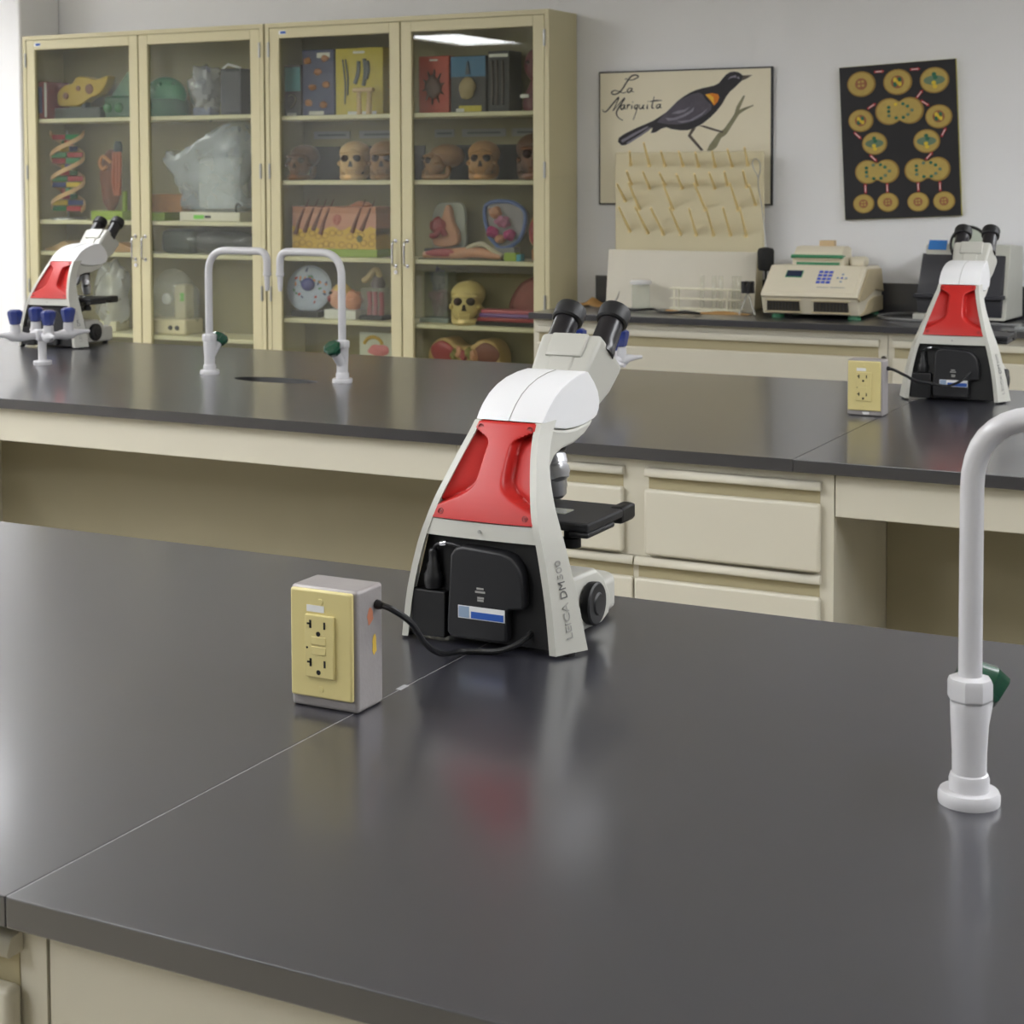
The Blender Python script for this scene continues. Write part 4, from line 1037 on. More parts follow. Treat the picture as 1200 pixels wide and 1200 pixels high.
# --- left cabinet, top shelf
t = thing('book', 'upright red and blue spined book at the left end of the top shelf', 'book', (-5.925, YI, Z1))
MB().rbox(-.028, .028, -.08, .08, 0, .185, .003).build('cover', col('book_red', (140, 50, 62)), t)
MB().box(-.0285, -.004, -.0812, -.080, .03, .16).build('spine_band', col('book_blue', (60, 70, 130)), t)
MB().box(.010, .024, -.0812, -.080, .01, .18).build('spine_band', LABELW, t)
t = thing('cell_model', 'yellow animal cell model with brown nuclei on the top shelf', 'model', (-5.73, YI+.01, Z1))
yp = spline([Vector((a, b, 0)) for a, b in ((-.15, .07), (-.155, .13), (-.11, .165), (-.06, .175), (-.03, .205), (.03, .205), (.08, .190), (.13, .200), (.165, .205), (.15, .16), (.11, .12), (.05, .10), (-.02, .065), (-.08, .065))], 4, True)
MB().prism([(p.x, p.y) for p in yp], 'y', -.03, .03, .012, 3).build('body', col('cell_yellow', (186, 156, 44), var=.15), t)
for a, b, r_ in ((-.10, .115, .018), (-.02, .15, .014), (.05, .145, .026)):
    MB().lathe([(r_, 0), (r_*.9, .006), (0, .008)], 14, (a, -.029, b), (0, -1, 0)).build('nucleus', col('nucleus_brown', (120, 74, 44)), t)
MB().rbox(-.16, .13, -.05, .05, 0, .055, .006).rbox(-.015, .015, -.02, .02, .05, .10, .004).build('stand', col('model_stand_dark', (62, 70, 66)), t)
t = thing('plant_cell_model', 'dark green block model with a clear sloping wedge behind the yellow cell', 'model', (-5.505, YI+.03, Z1))
MB().rbox(-.085, .085, -.05, .05, 0, .105, .012, 3).build('block', col('dark_green', (34, 86, 52), var=.2), t)
MB().prism([(-.06, .105), (.085, .105), (.085, .215), (.05, .225)], 'y', -.03, .03, .004).build('wedge', clear('green_acrylic', (110, 170, 140), .45, .05), t)
for x in (-.06, .01): MB().blob((x, -.05, .05), (.026, .018, .024)).build('vacuole', col('mid_green', (56, 118, 72)), t)
t = thing('dome_model', 'green domed plant cell model on the top shelf of the left cabinet', 'model', (-5.225, YI, Z1))
MB().blob((0, 0, .10), (.115, .07, .092), None, 28, 16).build('dome', col('dome_green', (70, 150, 112), .3, var=.15), t)
MB().lathe([(.108, 0), (.112, .01), (.112, .07), (.105, .085)], 28).build('bowl', col('dome_dark_green', (20, 92, 62), .35), t)
for i in range(8):
    a = -2.6+i*.29; MB().blob((.085*math.cos(a), .052*math.sin(a)-.006, .135+.02*math.sin(i*2)), (.012, .01, .010), None, 10, 7).build('granule', col('granule_green', (50, 118, 88)), t)
WRAP = clear('plastic_wrap', (214, 216, 222), .38, .12)
t = thing('wrapped_model', 'model wrapped in clear plastic on the top shelf, left of the black case', 'model', (-4.985, YI, Z1))
MB().blob((0, 0, .145), (.055, .045, .085), lump(3, .10)).rbox(-.05, .05, -.04, .04, 0, .04, .006).build('model_body', col('wrapped_grey_blue', (120, 126, 150), var=.3, scale=20), t)
MB().blob((0, 0, .122), (.088, .07, .118), lump(5, .16, 5), 26, 18).build('plastic_wrap', WRAP, t)
t = thing('tall_case', 'tall black case with white rim at the right end of the top shelf', 'case', (-4.79, YI, Z1))
MB().rbox(-.058, .058, -.07, .07, 0, .215, .006).build('case', col('case_black', (36, 40, 50), .3), t)
MB().tube([(-.05, -.06, .215), (-.02, -.06, .235), (.02, -.06, .225), (.052, -.06, .215)], .006, 8).build('rim', LABELW, t)
MB().box(-.045, .045, -.0712, -.0698, .02, .20).build('face', clear('case_face', (60, 64, 80), .4, .03), t)
# --- left cabinet, second shelf: helix model
t = thing('helix_model', 'spiral ladder helix model with red, yellow, green and blue rungs', 'model', (-5.845, YI, Z2))
HT = [col('rail_tan', (222, 182, 132), .45), col('rail_tan', (222, 182, 132), .45)]
def hx(th_, k): return Vector((.094*math.cos(th_+k*PI), .058*math.sin(th_+k*PI), 0))
for k in (0, 1):
    vs = []; fs = []; n_ = 60
    for i in range(n_+1):
        q = i/n_; th_ = -.2+q*3.2*PI; c = hx(th_, k); zc = .045+q*.385
        nrm = Vector((math.cos(th_+k*PI), math.sin(th_+k*PI), 0))
        for dn_, dz in ((.004, -.011), (.004, .011), (-.004, .011), (-.004, -.011)): vs.append(c+nrm*dn_+Vector((0, 0, zc+dz)))
    for i in range(n_):
        for j in range(4):
            a = i*4+j; b = i*4+(j+1) % 4; fs.append((a, b, b+4, a+4))
    fs += [(3, 2, 1, 0), (n_*4, n_*4+1, n_*4+2, n_*4+3)]
    MB().add(vs, fs).build('spiral_rail', HT[0], t)
CH = [col('rung_red', (178, 44, 48), .4), col('rung_green', (36, 132, 70), .4), col('rung_yellow', (214, 184, 40), .4), col('rung_blue', (40, 62, 132), .4)]
for i in range(13):
    q = (i+.3)/13; th_ = -.2+q*3.2*PI; zc = .045+q*.385
    a = hx(th_, 0); b = hx(th_, 1); m_ = (a+b)/2
    pr = [(0, 1), (3, 2), (1, 0), (2, 3)][(i*5+i//3) % 4]
    for e, ci in ((a, pr[0]), (b, pr[1])):
        d = (e-m_); L_ = d.length; rg_ = math.atan2(d.y, d.x)
        o = MB().rbox(.001, L_-.004, -.015, .015, -.012, .012, .002).build('rung', CH[ci], t, loc=(m_.x, m_.y, zc)); o.rotation_euler = (0, 0, rg_)
MB().cyl((0, 0, .01), (0, 0, .44), .004, seg=8).lathe([(.09, 0), (.088, .008), (.01, .012)], 24).build('stand', STEEL, t)
# brown plant model on lime base
LIME = col('lime_base', (150, 176, 64), .5)
t = thing('flower_model', 'brown organ model with curled tan tubes on a lime green base', 'model', (-5.56, YI+.01, Z2))
MB().rbox(-.098, .098, -.06, .06, 0, .045, .004).build('base', LIME, t)
MB().blob((-.03, .015, .19), (.062, .035, .15), lump(8, .12)).build('organ', col('organ_brown', (110, 62, 34), var=.3, scale=25), t)
MB().tube(spline([(.0, -.02, .28), (-.04, -.03, .31), (-.062, -.03, .28), (-.045, -.03, .25), (-.02, -.03, .26)], 5), .009, 8).build('curled_tube', col('tube_tan', (198, 138, 88)), t)
for k in range(3):
    MB().tube(spline([(.02+.018*k, -.02, .33), (.03+.02*k, -.035, .27), (.022+.02*k, -.03, .19), (.035+.012*k, -.03, .12)], 5), .009, 8).build('hanging_tube', col('tube_russet', (170, 92, 58)), t)
MB().lathe([(.02, .33), (.022, .36), (.015, .385)], 12, (.03, 0, 0)).build('cap', col('cap_slate', (60, 72, 76)), t)
MB().cyl((.075, -.01, .045), (.075, -.01, .14), .012).build('post', LIME, t)
t = thing('section_model', 'brown speckled section block on a lime green base', 'model', (-5.215, YI, Z2))
MB().rbox(-.095, .02, -.06, .06, 0, .040, .004).build('base', LIME, t)
MB().rbox(-.088, .115, -.05, .045, .040, .128, .006).build('block', col('block_brown', (150, 104, 54), var=.45, scale=70), t)
# bagged instrument
t = thing('bagged_instrument', 'instrument under a bluish plastic bag in the left cabinet', 'instrument', (-4.915, YI+.005, Z2))
MB().rbox(-.175, .175, -.085, .085, 0, .045, .006).build('base', col('inst_cream', (226, 222, 204), .5), t)
MB().box(-.09, -.03, -.0862, -.085, .012, .030).build('display', col('lime_display', (120, 220, 60), .4), t)
MB().box(-.025, .01, -.0862, -.085, .016, .028).build('display', BLACK, t)
MB().rbox(-.10, .13, -.05, .06, .045, .30, .03, 3).build('body', col('inst_white', (214, 216, 214), .5), t)
bag = spline([Vector(p) for p in ((-.165, .055, 0), (-.18, .12, 0), (-.225, .20, 0), (-.285, .285, 0), (-.265, .335, 0), (-.20, .320, 0), (-.12, .365, 0), (-.02, .42, 0), (.06, .455, 0), (.165, .455, 0), (.185, .30, 0), (.18, .12, 0), (.17, .055, 0))], 4, True)
rndb = random.Random(4)
bmq = MB(); nb = len(bag); ys = (-.088, -.075, -.04, .04, .07); sc_ = (.80, .95, 1.0, 1.0, .85)
vs = []; fs = []
for y_, k_ in zip(ys, sc_):
    for p in bag: vs.append(((p.x+.02)*k_-.02+rndb.uniform(-.006, .006), y_+rndb.uniform(-.006, .006), (p.y-.22)*k_+.22+rndb.uniform(-.004, .004)))
for i in range(len(ys)-1):
    for j in range(nb):
        l = (j+1) % nb; fs.append((i*nb+j, i*nb+l, (i+1)*nb+l, (i+1)*nb+j))
fs.append(tuple(range(nb))[::-1]); fs.append(tuple((len(ys)-1)*nb+j for j in range(nb)))
bmq.add(vs, fs).build('plastic_bag', clear('bag_blue', (206, 216, 232), .36, .12), t)
MB().tube(spline([(.165, -.07, .01), (.15, -.08, .06), (.165, -.085, .085), (.182, -.08, .07)], 5), .004, 6).build('lead', RUBBER, t)
# --- left cabinet, third shelf
t = thing('fossil_specimen', 'tan folded specimen lying at the left of the narrow shelf', 'specimen', (-5.86, YI, Z3))
MB().prism([(-.09, 0), (.10, 0), (.105, .012), (.04, .05), (.02, .045), (-.05, .018), (-.09, .012)], 'y', -.06, .06, .004).build('slab', col('specimen_tan', (188, 158, 116), var=.2), t)
t = thing('fossil_specimen', 'tan wedge specimen on the narrow shelf near the door handle', 'specimen', (-5.50, YI, Z3))
MB().prism([(-.16, 0), (.10, 0), (.10, .02), (.03, .045), (-.03, .045), (-.15, .010)], 'y', -.06, .06, .004).build('slab', col('specimen_tan2', (172, 134, 92), var=.2), t)
t = thing('wrapped_tray', 'dark flat bundle in glossy plastic filling the narrow shelf', 'bundle', (-4.955, YI, Z3))
MB().rbox(-.26, -.06, -.075, .075, 0, .115, .03, 3).build('bundle', col('bundle_green_black', (30, 44, 34), .3), t)
MB().blob((.07, 0, .055), (.19, .075, .052), lump(12, .08, 5), 26, 12).build('bundle', col('bundle_black', (40, 44, 46), .3), t)
MB().blob((0, 0, .062), (.27, .085, .060), lump(13, .06, 6), 30, 12).build('plastic_wrap', clear('dark_wrap', (90, 96, 96), .25, .08), t)
# --- left cabinet, bottom shelf
t = thing('bagged_stand', 'pale object in a clear plastic bag at the foot of the left cabinet', 'model', (-5.57, YI, Z4))
MB().rbox(-.06, .06, -.05, .05, 0, .05, .006).cyl((0, 0, .05), (0, 0, .28), .03).build('stand', col('stand_cream', (206, 200, 170)), t)
MB().blob((0, 0, .175), (.10, .075, .17), lump(21, .12, 5), 26, 18).build('plastic_bag', WRAP, t)
t = thing('bagged_microscope', 'old beige microscope under clear plastic at the foot of the left cabinet', 'microscope', (-5.19, YI, Z4))
MB().rbox(-.12, .12, -.07, .07, 0, .075, .012, 3).build('base', col('old_beige', (226, 216, 180)), t)
MB().rbox(.02, .09, -.03, .04, .07, .24, .012, 3).build('arm', col('old_beige', (226, 216, 180)), t)
MB().lathe([(.022, 0), (.026, .006), (.026, .020), (.018, .024)], 18, (-.01, -.03, .17), (0, -1, 0)).build('focus_knob', LABELW, t)
MB().box(.06, .082, -.0315, -.030, .16, .20).build('sticker', col('lime_display', (120, 220, 60), .4), t)
for x in (.03, .07): MB().lathe([(.012, 0), (.010, .008)], 12, (x, -.069, .035), (0, -1, 0)).build('dial', BLACK, t)
MB().blob((0, 0, .155), (.135, .082, .150), lump(22, .10, 4), 26, 18).build('plastic_bag', clear('clear_bag', (220, 222, 220), .22, .1), t)

# --- right cabinet, top shelf: boxed specimens
Y1, Y2, Y3, Y4, Y5 = SR
def slab_box(name, label, cat, x0, x1, h, m_, z=Y1, d=.06, y=YI+.03):
    t = thing(name, label, cat, ((x0+x1)/2, y, z)); w_ = (x1-x0)/2
    MB().rbox(-w_, w_, -d, d, 0, h, .003).build('block', m_, t)
    return t, w_, d
TEAL = col('teal_board', (58, 138, 144)); NAVY = col('navy_board', (36, 44, 92)); YEL = col('yellow_board', (196, 178, 36)); REDB = col('red_board', (182, 62, 34)); BLUB = col('blue_board', (42, 108, 150)); DKB = col('dark_board', (38, 36, 38)); PUR = col('purple_board', (96, 56, 66))
PLAQ = col('plaque_white', (222, 222, 214))
t, w_, d = slab_box('embedded_specimen', 'small teal-topped specimen block, leftmost on the top shelf of the right cabinet', 'specimen', -4.515, -4.425, .235, DKB)
MB().box(-w_+.003, w_-.003, -d-.0015, -d, .115, .225).build('backing_card', TEAL, t)
MB().tube(spline([(-.02, -d-.003, .09), (.0, -d-.004, .10), (.02, -d-.003, .08), (.01, -d-.004, .055), (-.01, -d-.003, .04)], 4), .004, 6).build('specimen', col('bone_grey', (130, 126, 112)), t)
MB().box(-.03, .02, -d-.0014, -d, .004, .016).build('plaque', PLAQ, t)
t, w_, d = slab_box('embedded_specimen', 'tall navy blue specimen board with orange creatures on the top shelf', 'specimen', -4.415, -4.245, .30, NAVY)
for k, (a, b) in enumerate(((-.055, .25), (.0, .20), (.045, .14), (-.03, .13), (.04, .26), (-.05, .06), (.03, .05))):
    MB().blob((a, -d-.004, b), (.020, .006, .014), lump(30+k, .25, 4), 12, 8).build('specimen', col('creature_orange', (170, 110, 62), var=.3), t)
MB().box(-.05, .03, -d-.0014, -d, .006, .022).build('plaque', PLAQ, t)
MB().box(-.005, .065, -d-.0014, -d, .262, .285).build('plaque', PLAQ, t)  # plain white rectangle near the top edge of the board
t, w_, d = slab_box('embedded_specimen', 'bright yellow specimen board with dark worm shapes on the top shelf', 'specimen', -4.235, -3.985, .30, YEL)
for k, (a, b, c, e) in enumerate(((-.085, .25, -.075, .05), (-.07, .25, -.06, .09), (.0, .24, -.02, .14), (.03, .25, .025, .13), (.045, .24, .04, .16))):
    MB().tube(spline([(a, -d-.003, b), ((a+c)/2+.008, -d-.004, (b+e)/2), (c, -d-.003, e)], 5), .0035 if k < 2 else .009, 7).build('specimen', col('worm_slate', (84, 92, 84)), t)
MB().box(-.06, .09, -d-.0014, -d, .003, .016).build('plaque', PLAQ, t)
MB().box(-.03, .03, -d-.0014, -d, .275, .285).build('plaque', PLAQ, t)
t = thing('bone_model', 'small tan joint bone standing before the yellow board', 'model', (-4.055, 6.42, Y1))
MB().rbox(-.05, .055, -.012, .012, .10, .118, .005).cyl((-.02, 0, 0), (-.022, 0, .10), .012, .009).cyl((.03, 0, 0), (.034, 0, .10), .014, .010).build('bone', col('bone_tan', (206, 176, 122)), t)
t, w_, d = slab_box('embedded_specimen', 'red specimen board with a dark starry creature in the right cabinet', 'specimen', -3.800, -3.648, .25, REDB)
sp_ = MB().blob((.0, -d-.006, .115), (.040, .012, .048), lump(41, .12, 5), 18, 12).build('specimen', col('crab_dark', (86, 50, 34), var=.3), t)
for k in range(10):
    a = 2*PI*k/10+.2; MB().tube([(.034*math.cos(a), -d-.005, .115+.042*math.sin(a)), (.055*math.cos(a), -d-.005, .115+.078*math.sin(a))], [.006, .003], 6).build('limb', col('crab_dark', (86, 50, 34), var=.3), sp_)
MB().box(-.02, .02, -d-.0014, -d, .228, .236).build('plaque', PLAQ, t)
t, w_, d = slab_box('embedded_specimen', 'blue and black specimen block holding a pale rounded form', 'specimen', -3.640, -3.465, .245, DKB)
MB().box(-w_+.002, w_-.002, -d-.0015, -d, .155, .243).build('backing_card', BLUB, t)
MB().blob((.0, -d-.010, .105), (.040, .02, .050), lump(44, .06)).build('specimen', col('pale_tan', (176, 158, 116)), t)
MB().prism([(-.012, .165), (.012, .165), (.004, .22), (-.004, .22)], 'y', -d-.006, -d, .001).build('specimen', col('spire_slate', (52, 70, 84)), t)
MB().box(-.045, .065, -d-.0018, -d, .004, .030).build('plaque', col('plaque_yellow', (206, 190, 60)), t)
MB().box(-.060, -.02, -d-.0022, -d-.0018, .003, .018).build('plaque', PLAQ, t)
t, w_, d = slab_box('embedded_specimen', 'narrow dark specimen case beside the blue and black block', 'specimen', -3.455, -3.352, .262, DKB)
for a in (-.03, -.008, .02): MB().tube([(a, -d-.003, .03), (a+.004, -d-.004, .12), (a, -d-.003, .22)], .006, 7).build('specimen', col('dim_brown', (74, 64, 60)), t)
MB().box(-.045, .045, -d-.002, -d, .235, .248).build('plaque', PLAQ, t)
t = thing('torso_model', 'plum coloured bust model at the right end of the top shelf', 'model', (-3.225, YI, Y1))
MB().blob((0, -.02, .195), (.055, .05, .070), lump(50, .05)).lathe([(.06, 0), (.066, .03), (.050, .08), (.030, .13), (.034, .15)], 18, (0, -.01, 0)).build('bust', col('plum_flesh', (112, 62, 68), var=.25, scale=30), t)
for x in (-.02, .02): MB().blob((x, -.066, .205), (.010, .006, .008), None, 10, 8).build('eye_hollow', col('plum_dark', (50, 26, 32)), t)
MB().box(-.05, -.01, -.080, -.075, .055, .070).build('plaque', PLAQ, t)
# --- skulls on the second shelf
def skull(label, x, z, s, bone, dark, yaw=0.0, brow=0.0, muzzle=0.0, jaw=True, y=YI-.02, long=1.0):
    t = thing('skull', label, 'skull', (x, y, z), yaw, 'skulls in the right cabinet')
    cz = .105*s
    def cr(d):
        k = 1.0
        if d.y < -.2 and d.z < .1: k -= .16*min(1, -d.y)
        if d.y > .3: k += .05
        return k
    h0 = .034*s if jaw else .0
    MB().blob((0, .022*s, cz+.002*s), (.065*s, .080*s*long, .053*s), cr, 26, 18).build('cranium', bone, t)
    fc_ = MB().blob((0, -.040*s, .070*s), (.053*s, .042*s+muzzle*s, .056*s), lump(int(x*1000) % 97, .03), 20, 14).build('face', bone, t)
    MB().blob((0, -.066*s-brow*s, .106*s), (.050*s, .013*s+brow*s, .010*s), None, 18, 8).build('brow_ridge', bone, fc_)
    for sx in (-1, 1):
        MB().blob((sx*.0235*s, -.074*s-muzzle*.5*s, .088*s), (.0175*s, .013*s, .0155*s), None, 14, 10).build('eye_socket', dark, fc_)
        MB().blob((sx*.052*s, -.042*s, .068*s), (.011*s, .026*s, .011*s), None, 10, 8).build('cheekbone', bone, fc_)
    MB().prism([(-.0095*s, .054*s), (.0095*s, .054*s), (.004*s, .077*s), (-.004*s, .077*s)], 'y', -.0845*s-muzzle*s, -.06*s).build('nasal_opening', dark, fc_)
    for k in range(6):
        MB().rbox((-.021+.007*k)*s, (-.0148+.007*k)*s, -.0835*s-muzzle*s, -.066*s-muzzle*s, .033*s, .043*s, .001*s, 1).build('tooth', bone, fc_)
    if jaw:
        jp = spline([Vector(p)*s for p in ((-.050, .01, .062), (-.048, .000, .020), (-.036, -.052-muzzle, .0125), (0, -.080-muzzle, .0135), (.036, -.052-muzzle, .0125), (.048, .000, .020), (.050, .01, .062))], 5)
        jw = MB().tube(jp, .0125*s, 8).build('jaw', bone, t)
        for k in range(6):
            MB().rbox((-.020+.0068*k)*s, (-.0142+.0068*k)*s, -.084*s-muzzle*s, -.070*s-muzzle*s, .018*s, .031*s, .001*s, 1).build('tooth', bone, jw)
    else:
        MB().rbox(-.04*s, .04*s, -.05*s, .06*s, 0, .05*s, .008*s).build('skull_base', bone, t)
    return t
DBONE = col('bone_dark_brown', (104, 74, 48), .5, var=.35, scale=22); MBONE = col('bone_brown', (150, 112, 72), .5, var=.35, scale=20); LBONE = col('bone_light', (214, 178, 126), .5, var=.12, scale=18); YBONE = col('bone_cream', (218, 198, 132), .45, var=.10, scale=14); SKD = col('socket_dark', (40, 26, 18), .8)
skull('dark brown ape-like skull, leftmost of the skull row', -4.425, Y2, 1.02, DBONE, SKD, R(12), .006, .016)
skull('light tan skull facing forward, second in the skull row', -4.145, Y2, 1.10, LBONE, SKD, R(22), .004, .008)
skull('brown skull half hidden by the door stile of the right cabinet', -3.985, Y2, 1.10, MBONE, SKD, R(22), .004, .004)
skull('two-tone brown skull turned sideways, first behind the right door', -3.690, Y2, .98, MBONE, SKD, R(-38), .003, .006)
skull('mottled tan skull facing forward, middle behind the right door', -3.485, Y2, 1.07, col('bone_mottled', (176, 132, 82), .5, var=.4, scale=26), SKD, R(20), .005, .010)
skull('tall dark skull at the right end of the skull row', -3.235, Y2, 1.25, col('bone_umber', (92, 62, 40), .5, var=.35, scale=20), SKD, R(25), .003, .004)
CARD = col('card_black', (38, 38, 38), .8); STRIP = col('strip_grey', (150, 150, 146), .6); TYPE = col('strip_type', (96, 96, 98), .7)
for x, wd, lb_ in ((-4.43, .17, 'behind the leftmost dark skull'), (-4.16, .15, 'behind the light tan skull'), (-3.94, .10, 'behind the half hidden brown skull'), (-3.68, .17, 'behind the sideways skull'), (-3.47, .16, 'behind the mottled tan skull'), (-3.27, .11, 'behind the tall dark skull')):
    tag(MB().box(-wd/2, wd/2, -.003, 0, 0, .155).build('backing_card', CARD, None, loc=(x+.03, 6.632, Y2)), 'square black card '+lb_, 'card', 'black cards behind the skulls')
for x, wd, lb_ in ((-4.36, .20, 'over the leftmost dark skull'), (-4.10, .22, 'over the light tan skull'), (-3.76, .10, 'over the sideways skull'), (-3.56, .22, 'between the sideways and mottled skulls'), (-3.31, .22, 'over the tall dark skull')):
    q = thing('name_strip', 'grey printed name strip on the cabinet back '+lb_, 'label', (x, 6.632, Y2+.19), 0, 'printed strips above the skulls')
    MB().box(-wd/2, wd/2, -.002, 0, 0, .036).build('strip', STRIP, q)
    MB().box(-wd*.38, wd*.38, -.0025, -.002, .014, .022).build('print', TYPE, q)
# --- third shelf
t = thing('skin_model', 'large skin cross-section block in pink and yellow layers', 'model', (-4.245, YI+.02, Y3))
MB().rbox(-.235, .235, -.07, .07, 0, .035, .003).build('base', LIME, t)
FAT = col('fat_yellow', (220, 178, 62), .5, var=.10, scale=30); DER = col('dermis_pink', (206, 146, 118), .5, var=.12, scale=30); EPI = col('epidermis_tan', (190, 128, 96), .5, var=.15, scale=40)
def wavy_top(z0, z1, n_=16, a=.008): return [(-.225, z0), (.225, z0)]+[(.225-.45*i/n_, z1+a*math.sin(i*1.7)) for i in range(n_+1)]
MB().prism(wavy_top(.035, .128, a=.010), 'y', -.065, .065).build('fat_layer', FAT, t)
MB().prism(wavy_top(.10, .205, a=.004), 'y', -.062, .062).build('dermis_layer', DER, t)
MB().prism(wavy_top(.195, .225, a=.003), 'y', -.064, .064, .003).build('epidermis_layer', EPI, t)
rs = random.Random(9)
for k in range(22):
    a = -.2+.4*(k % 11)/10+rs.uniform(-.012, .012); b = .055+.045*(k//11)+rs.uniform(-.01, .01)
    MB().tube(ell3 := [(a+.017*math.cos(i*PI/5), -.0655, b+.013*math.sin(i*PI/5)) for i in range(10)], .0016, 5, closed=True).build('fat_cell_outline', col('fat_line', (164, 120, 40)), t)
for k, a in enumerate((-.185, -.135, -.09, -.05, .12, .17)):
    MB().tube([(a-.02, -.064, .10+.01*(k % 3)), (a, -.066, .16), (a+.03, -.066, .222)], [.012, .008, .004], 8).build('hair_root', col('root_brown', (120, 70, 52)), t)
    MB().tube([(a+.03, -.055, .222), (a+.045, -.05, .262)], [.003, .0015], 6).build('hair', col('root_brown', (120, 70, 52)), t)
MB().tube([(.02+.022*math.cos(i*.8)*(1-i/22), -.066, .165+.026*math.sin(i*.8)*(1-i/22)) for i in range(20)], .004, 6).build('gland_coil', col('coil_rose', (196, 110, 92)), t)
MB().lathe([(.016, 0), (.014, .004), (0, .005)], 14, (.14, -.065, .082), (0, -1, 0)).build('nerve_bulb', col('bulb_olive', (96, 96, 50)), t)
MB().blob((.11, 0, .232), (.055, .04, .018), lump(60, .15, 5), 16, 8).build('surface_patch', col('patch_salmon', (208, 140, 104)), t)
FLESH = col('flesh_pink', (202, 146, 112), .45, var=.15, scale=25); MEAT = col('muscle_red', (156, 52, 58), .4, var=.2, scale=25); MAUVE = col('mauve', (176, 110, 140), .4, var=.2)
t = thing('pelvis_model', 'anatomical half section with a red inner organ on a grey plate', 'model', (-3.690, YI+.03, Y3))
MB().prism([(p.x, p.y) for p in spline([Vector((a, b, 0)) for a, b in ((-.07, .045), (-.085, .15), (-.06, .235), (.0, .245), (.075, .235), (.085, .13), (.075, .045))], 4, True)], 'y', .0, .02, .004).build('plate', col('plate_grey', (170, 172, 160)), t)
MB().prism([(p.x, p.y) for p in spline([Vector((a, b, 0)) for a, b in ((-.05, .055), (-.06, .12), (-.02, .17), (.005, .232), (.025, .225), (.04, .16), (.065, .115), (.055, .06))], 4, True)], 'y', -.035, .0, .010, 3).build('flesh', FLESH, t)
MB().blob((-.03, -.04, .145), (.036, .022, .038), lump(64, .12)).build('organ', MEAT, t)
MB().tube(spline([(-.06, -.045, .10), (-.03, -.055, .105), (-.005, -.05, .13), (.01, -.045, .10)], 5), .013, 8).build('gut', MEAT, t)
MB().rbox(-.09, .09, -.06, .03, 0, .045, .006).build('base', col('base_slate', (72, 74, 70)), t)
t = thing('pelvis_bowl', 'open blue-rimmed pelvic model showing mauve organs', 'model', (-3.40, YI+.02, Y3))
op = spline([Vector((a, b, 0)) for a, b in ((-.085, .235), (.03, .252), (.10, .215), (.105, .15), (.07, .08), (.0, .05), (-.04, .07), (-.075, .12))], 4, True)
MB().tube([(p.x, -.02, p.y) for p in op], .009, 8, closed=True).build('rim', col('rim_blue', (92, 114, 168), .4), t)
MB().prism([(p.x*.97+.001, p.y*.97+.004) for p in op], 'y', -.012, .03, .006).build('shell', clear('shell_pale', (190, 184, 190), .55, .06), t)
for k, (a, b, r_, m_) in enumerate(((-.035, .205, .030, FLESH), (.0, .165, .034, MAUVE), (-.05, .12, .03, col('magenta', (178, 60, 120), .3)), (.03, .11, .028, col('magenta', (178, 60, 120), .3)), (-.01, .09, .024, FLESH))):
    MB().blob((a, -.025, b), (r_, .024, r_*.8), lump(70+k, .15)).build('organ', m_, t)
MB().rbox(-.05, .06, -.03, .03, 0, .055, .008).build('stand', col('stand_clear_grey', (150, 150, 148)), t)
t = thing('ear_section_model', 'tan curved section model at the right end of the third shelf', 'model', (-3.215, YI+.01, Y3))
MB().blob((0, 0, .12), (.062, .045, .088), lump(80, .05)).rbox(-.04, .04, -.03, .03, 0, .05, .006).build('shell', col('section_tan', (190, 134, 84), var=.15), t)
MB().blob((-.01, -.034, .12), (.036, .02, .060), None).build('hollow', MEAT, t)
t = thing('limb_model', 'flat dissected limb model lying along the front of the third shelf', 'model', (-3.555, 6.435, Y3))
q = MB(); pth = spline([(-.20, 0, .018), (-.12, 0, .024), (-.04, 0, .026), (.05, 0, .034), (.12, 0, .026), (.185, -.005, .016)], 5)
q.tube(pth, [.012+.014*math.sin(PI*min(1, (i+2)/(len(pth)+2)))for i in range(len(pth))], 10).build('limb', FLESH, t)
MB().blob((-.10, -.016, .030), (.075, .012, .018), lump(83, .1)).build('muscle', MEAT, t)
MB().tube(spline([(.02, -.01, .05), (.09, -.012, .072), (.15, -.008, .04), (.19, -.006, .02)], 5), .010, 8).build('tendon', col('tendon_cream', (196, 186, 160)), t)
MB().rbox(-.215, .20, -.03, .022, 0, .006, .002).build('board', col('board_olive', (92, 88, 62)), t)
t = thing('small_block', 'lime green block beside a turquoise piece on the third shelf', 'block', (-3.30, 6.425, Y3))
MB().rbox(-.045, .012, -.02, .02, 0, .036, .003).build('block', LIME, t)
MB().rbox(.014, .035, -.02, .02, 0, .030, .003).build('block', col('turquoise', (70, 160, 176)), t)
# --- fourth shelf
t = thing('cell_disc_model', 'tilted round cell model disc with blue nucleus on a black stand', 'model', (-4.405, YI, Y4))
MB().rbox(-.075, .075, -.05, .06, 0, .03, .006).build('stand', BLACK, t)
da = Vector((.25, -1, .18)).normalized(); dc = Vector((.0, .0, .128))
dk = MB().lathe([(.090, -.012), (.105, .0), (.108, .010), (.100, .014), (.0, .016)], 34, dc, da).build('disc', col('disc_pale', (186, 194, 210), .25, var=.1, scale=40), t)
MB().lathe([(.094, .0150), (.095, .017), (.0, .0172)], 30, dc, da).build('cytoplasm', col('disc_inner', (170, 180, 200), .3, var=.15, scale=60), dk)
qt = da.to_track_quat('Z', 'Y')
MB().blob(dc+qt @ Vector((-.004, .018, .022)), (.034, .028, .030), None).build('nucleus', col('nucleus_blue', (72, 74, 150), .2), dk)
rs = random.Random(11); cc = [col('org_orange', (214, 132, 62)), col('org_red', (190, 62, 52)), col('org_green', (82, 136, 86)), col('org_navy', (54, 62, 110))]
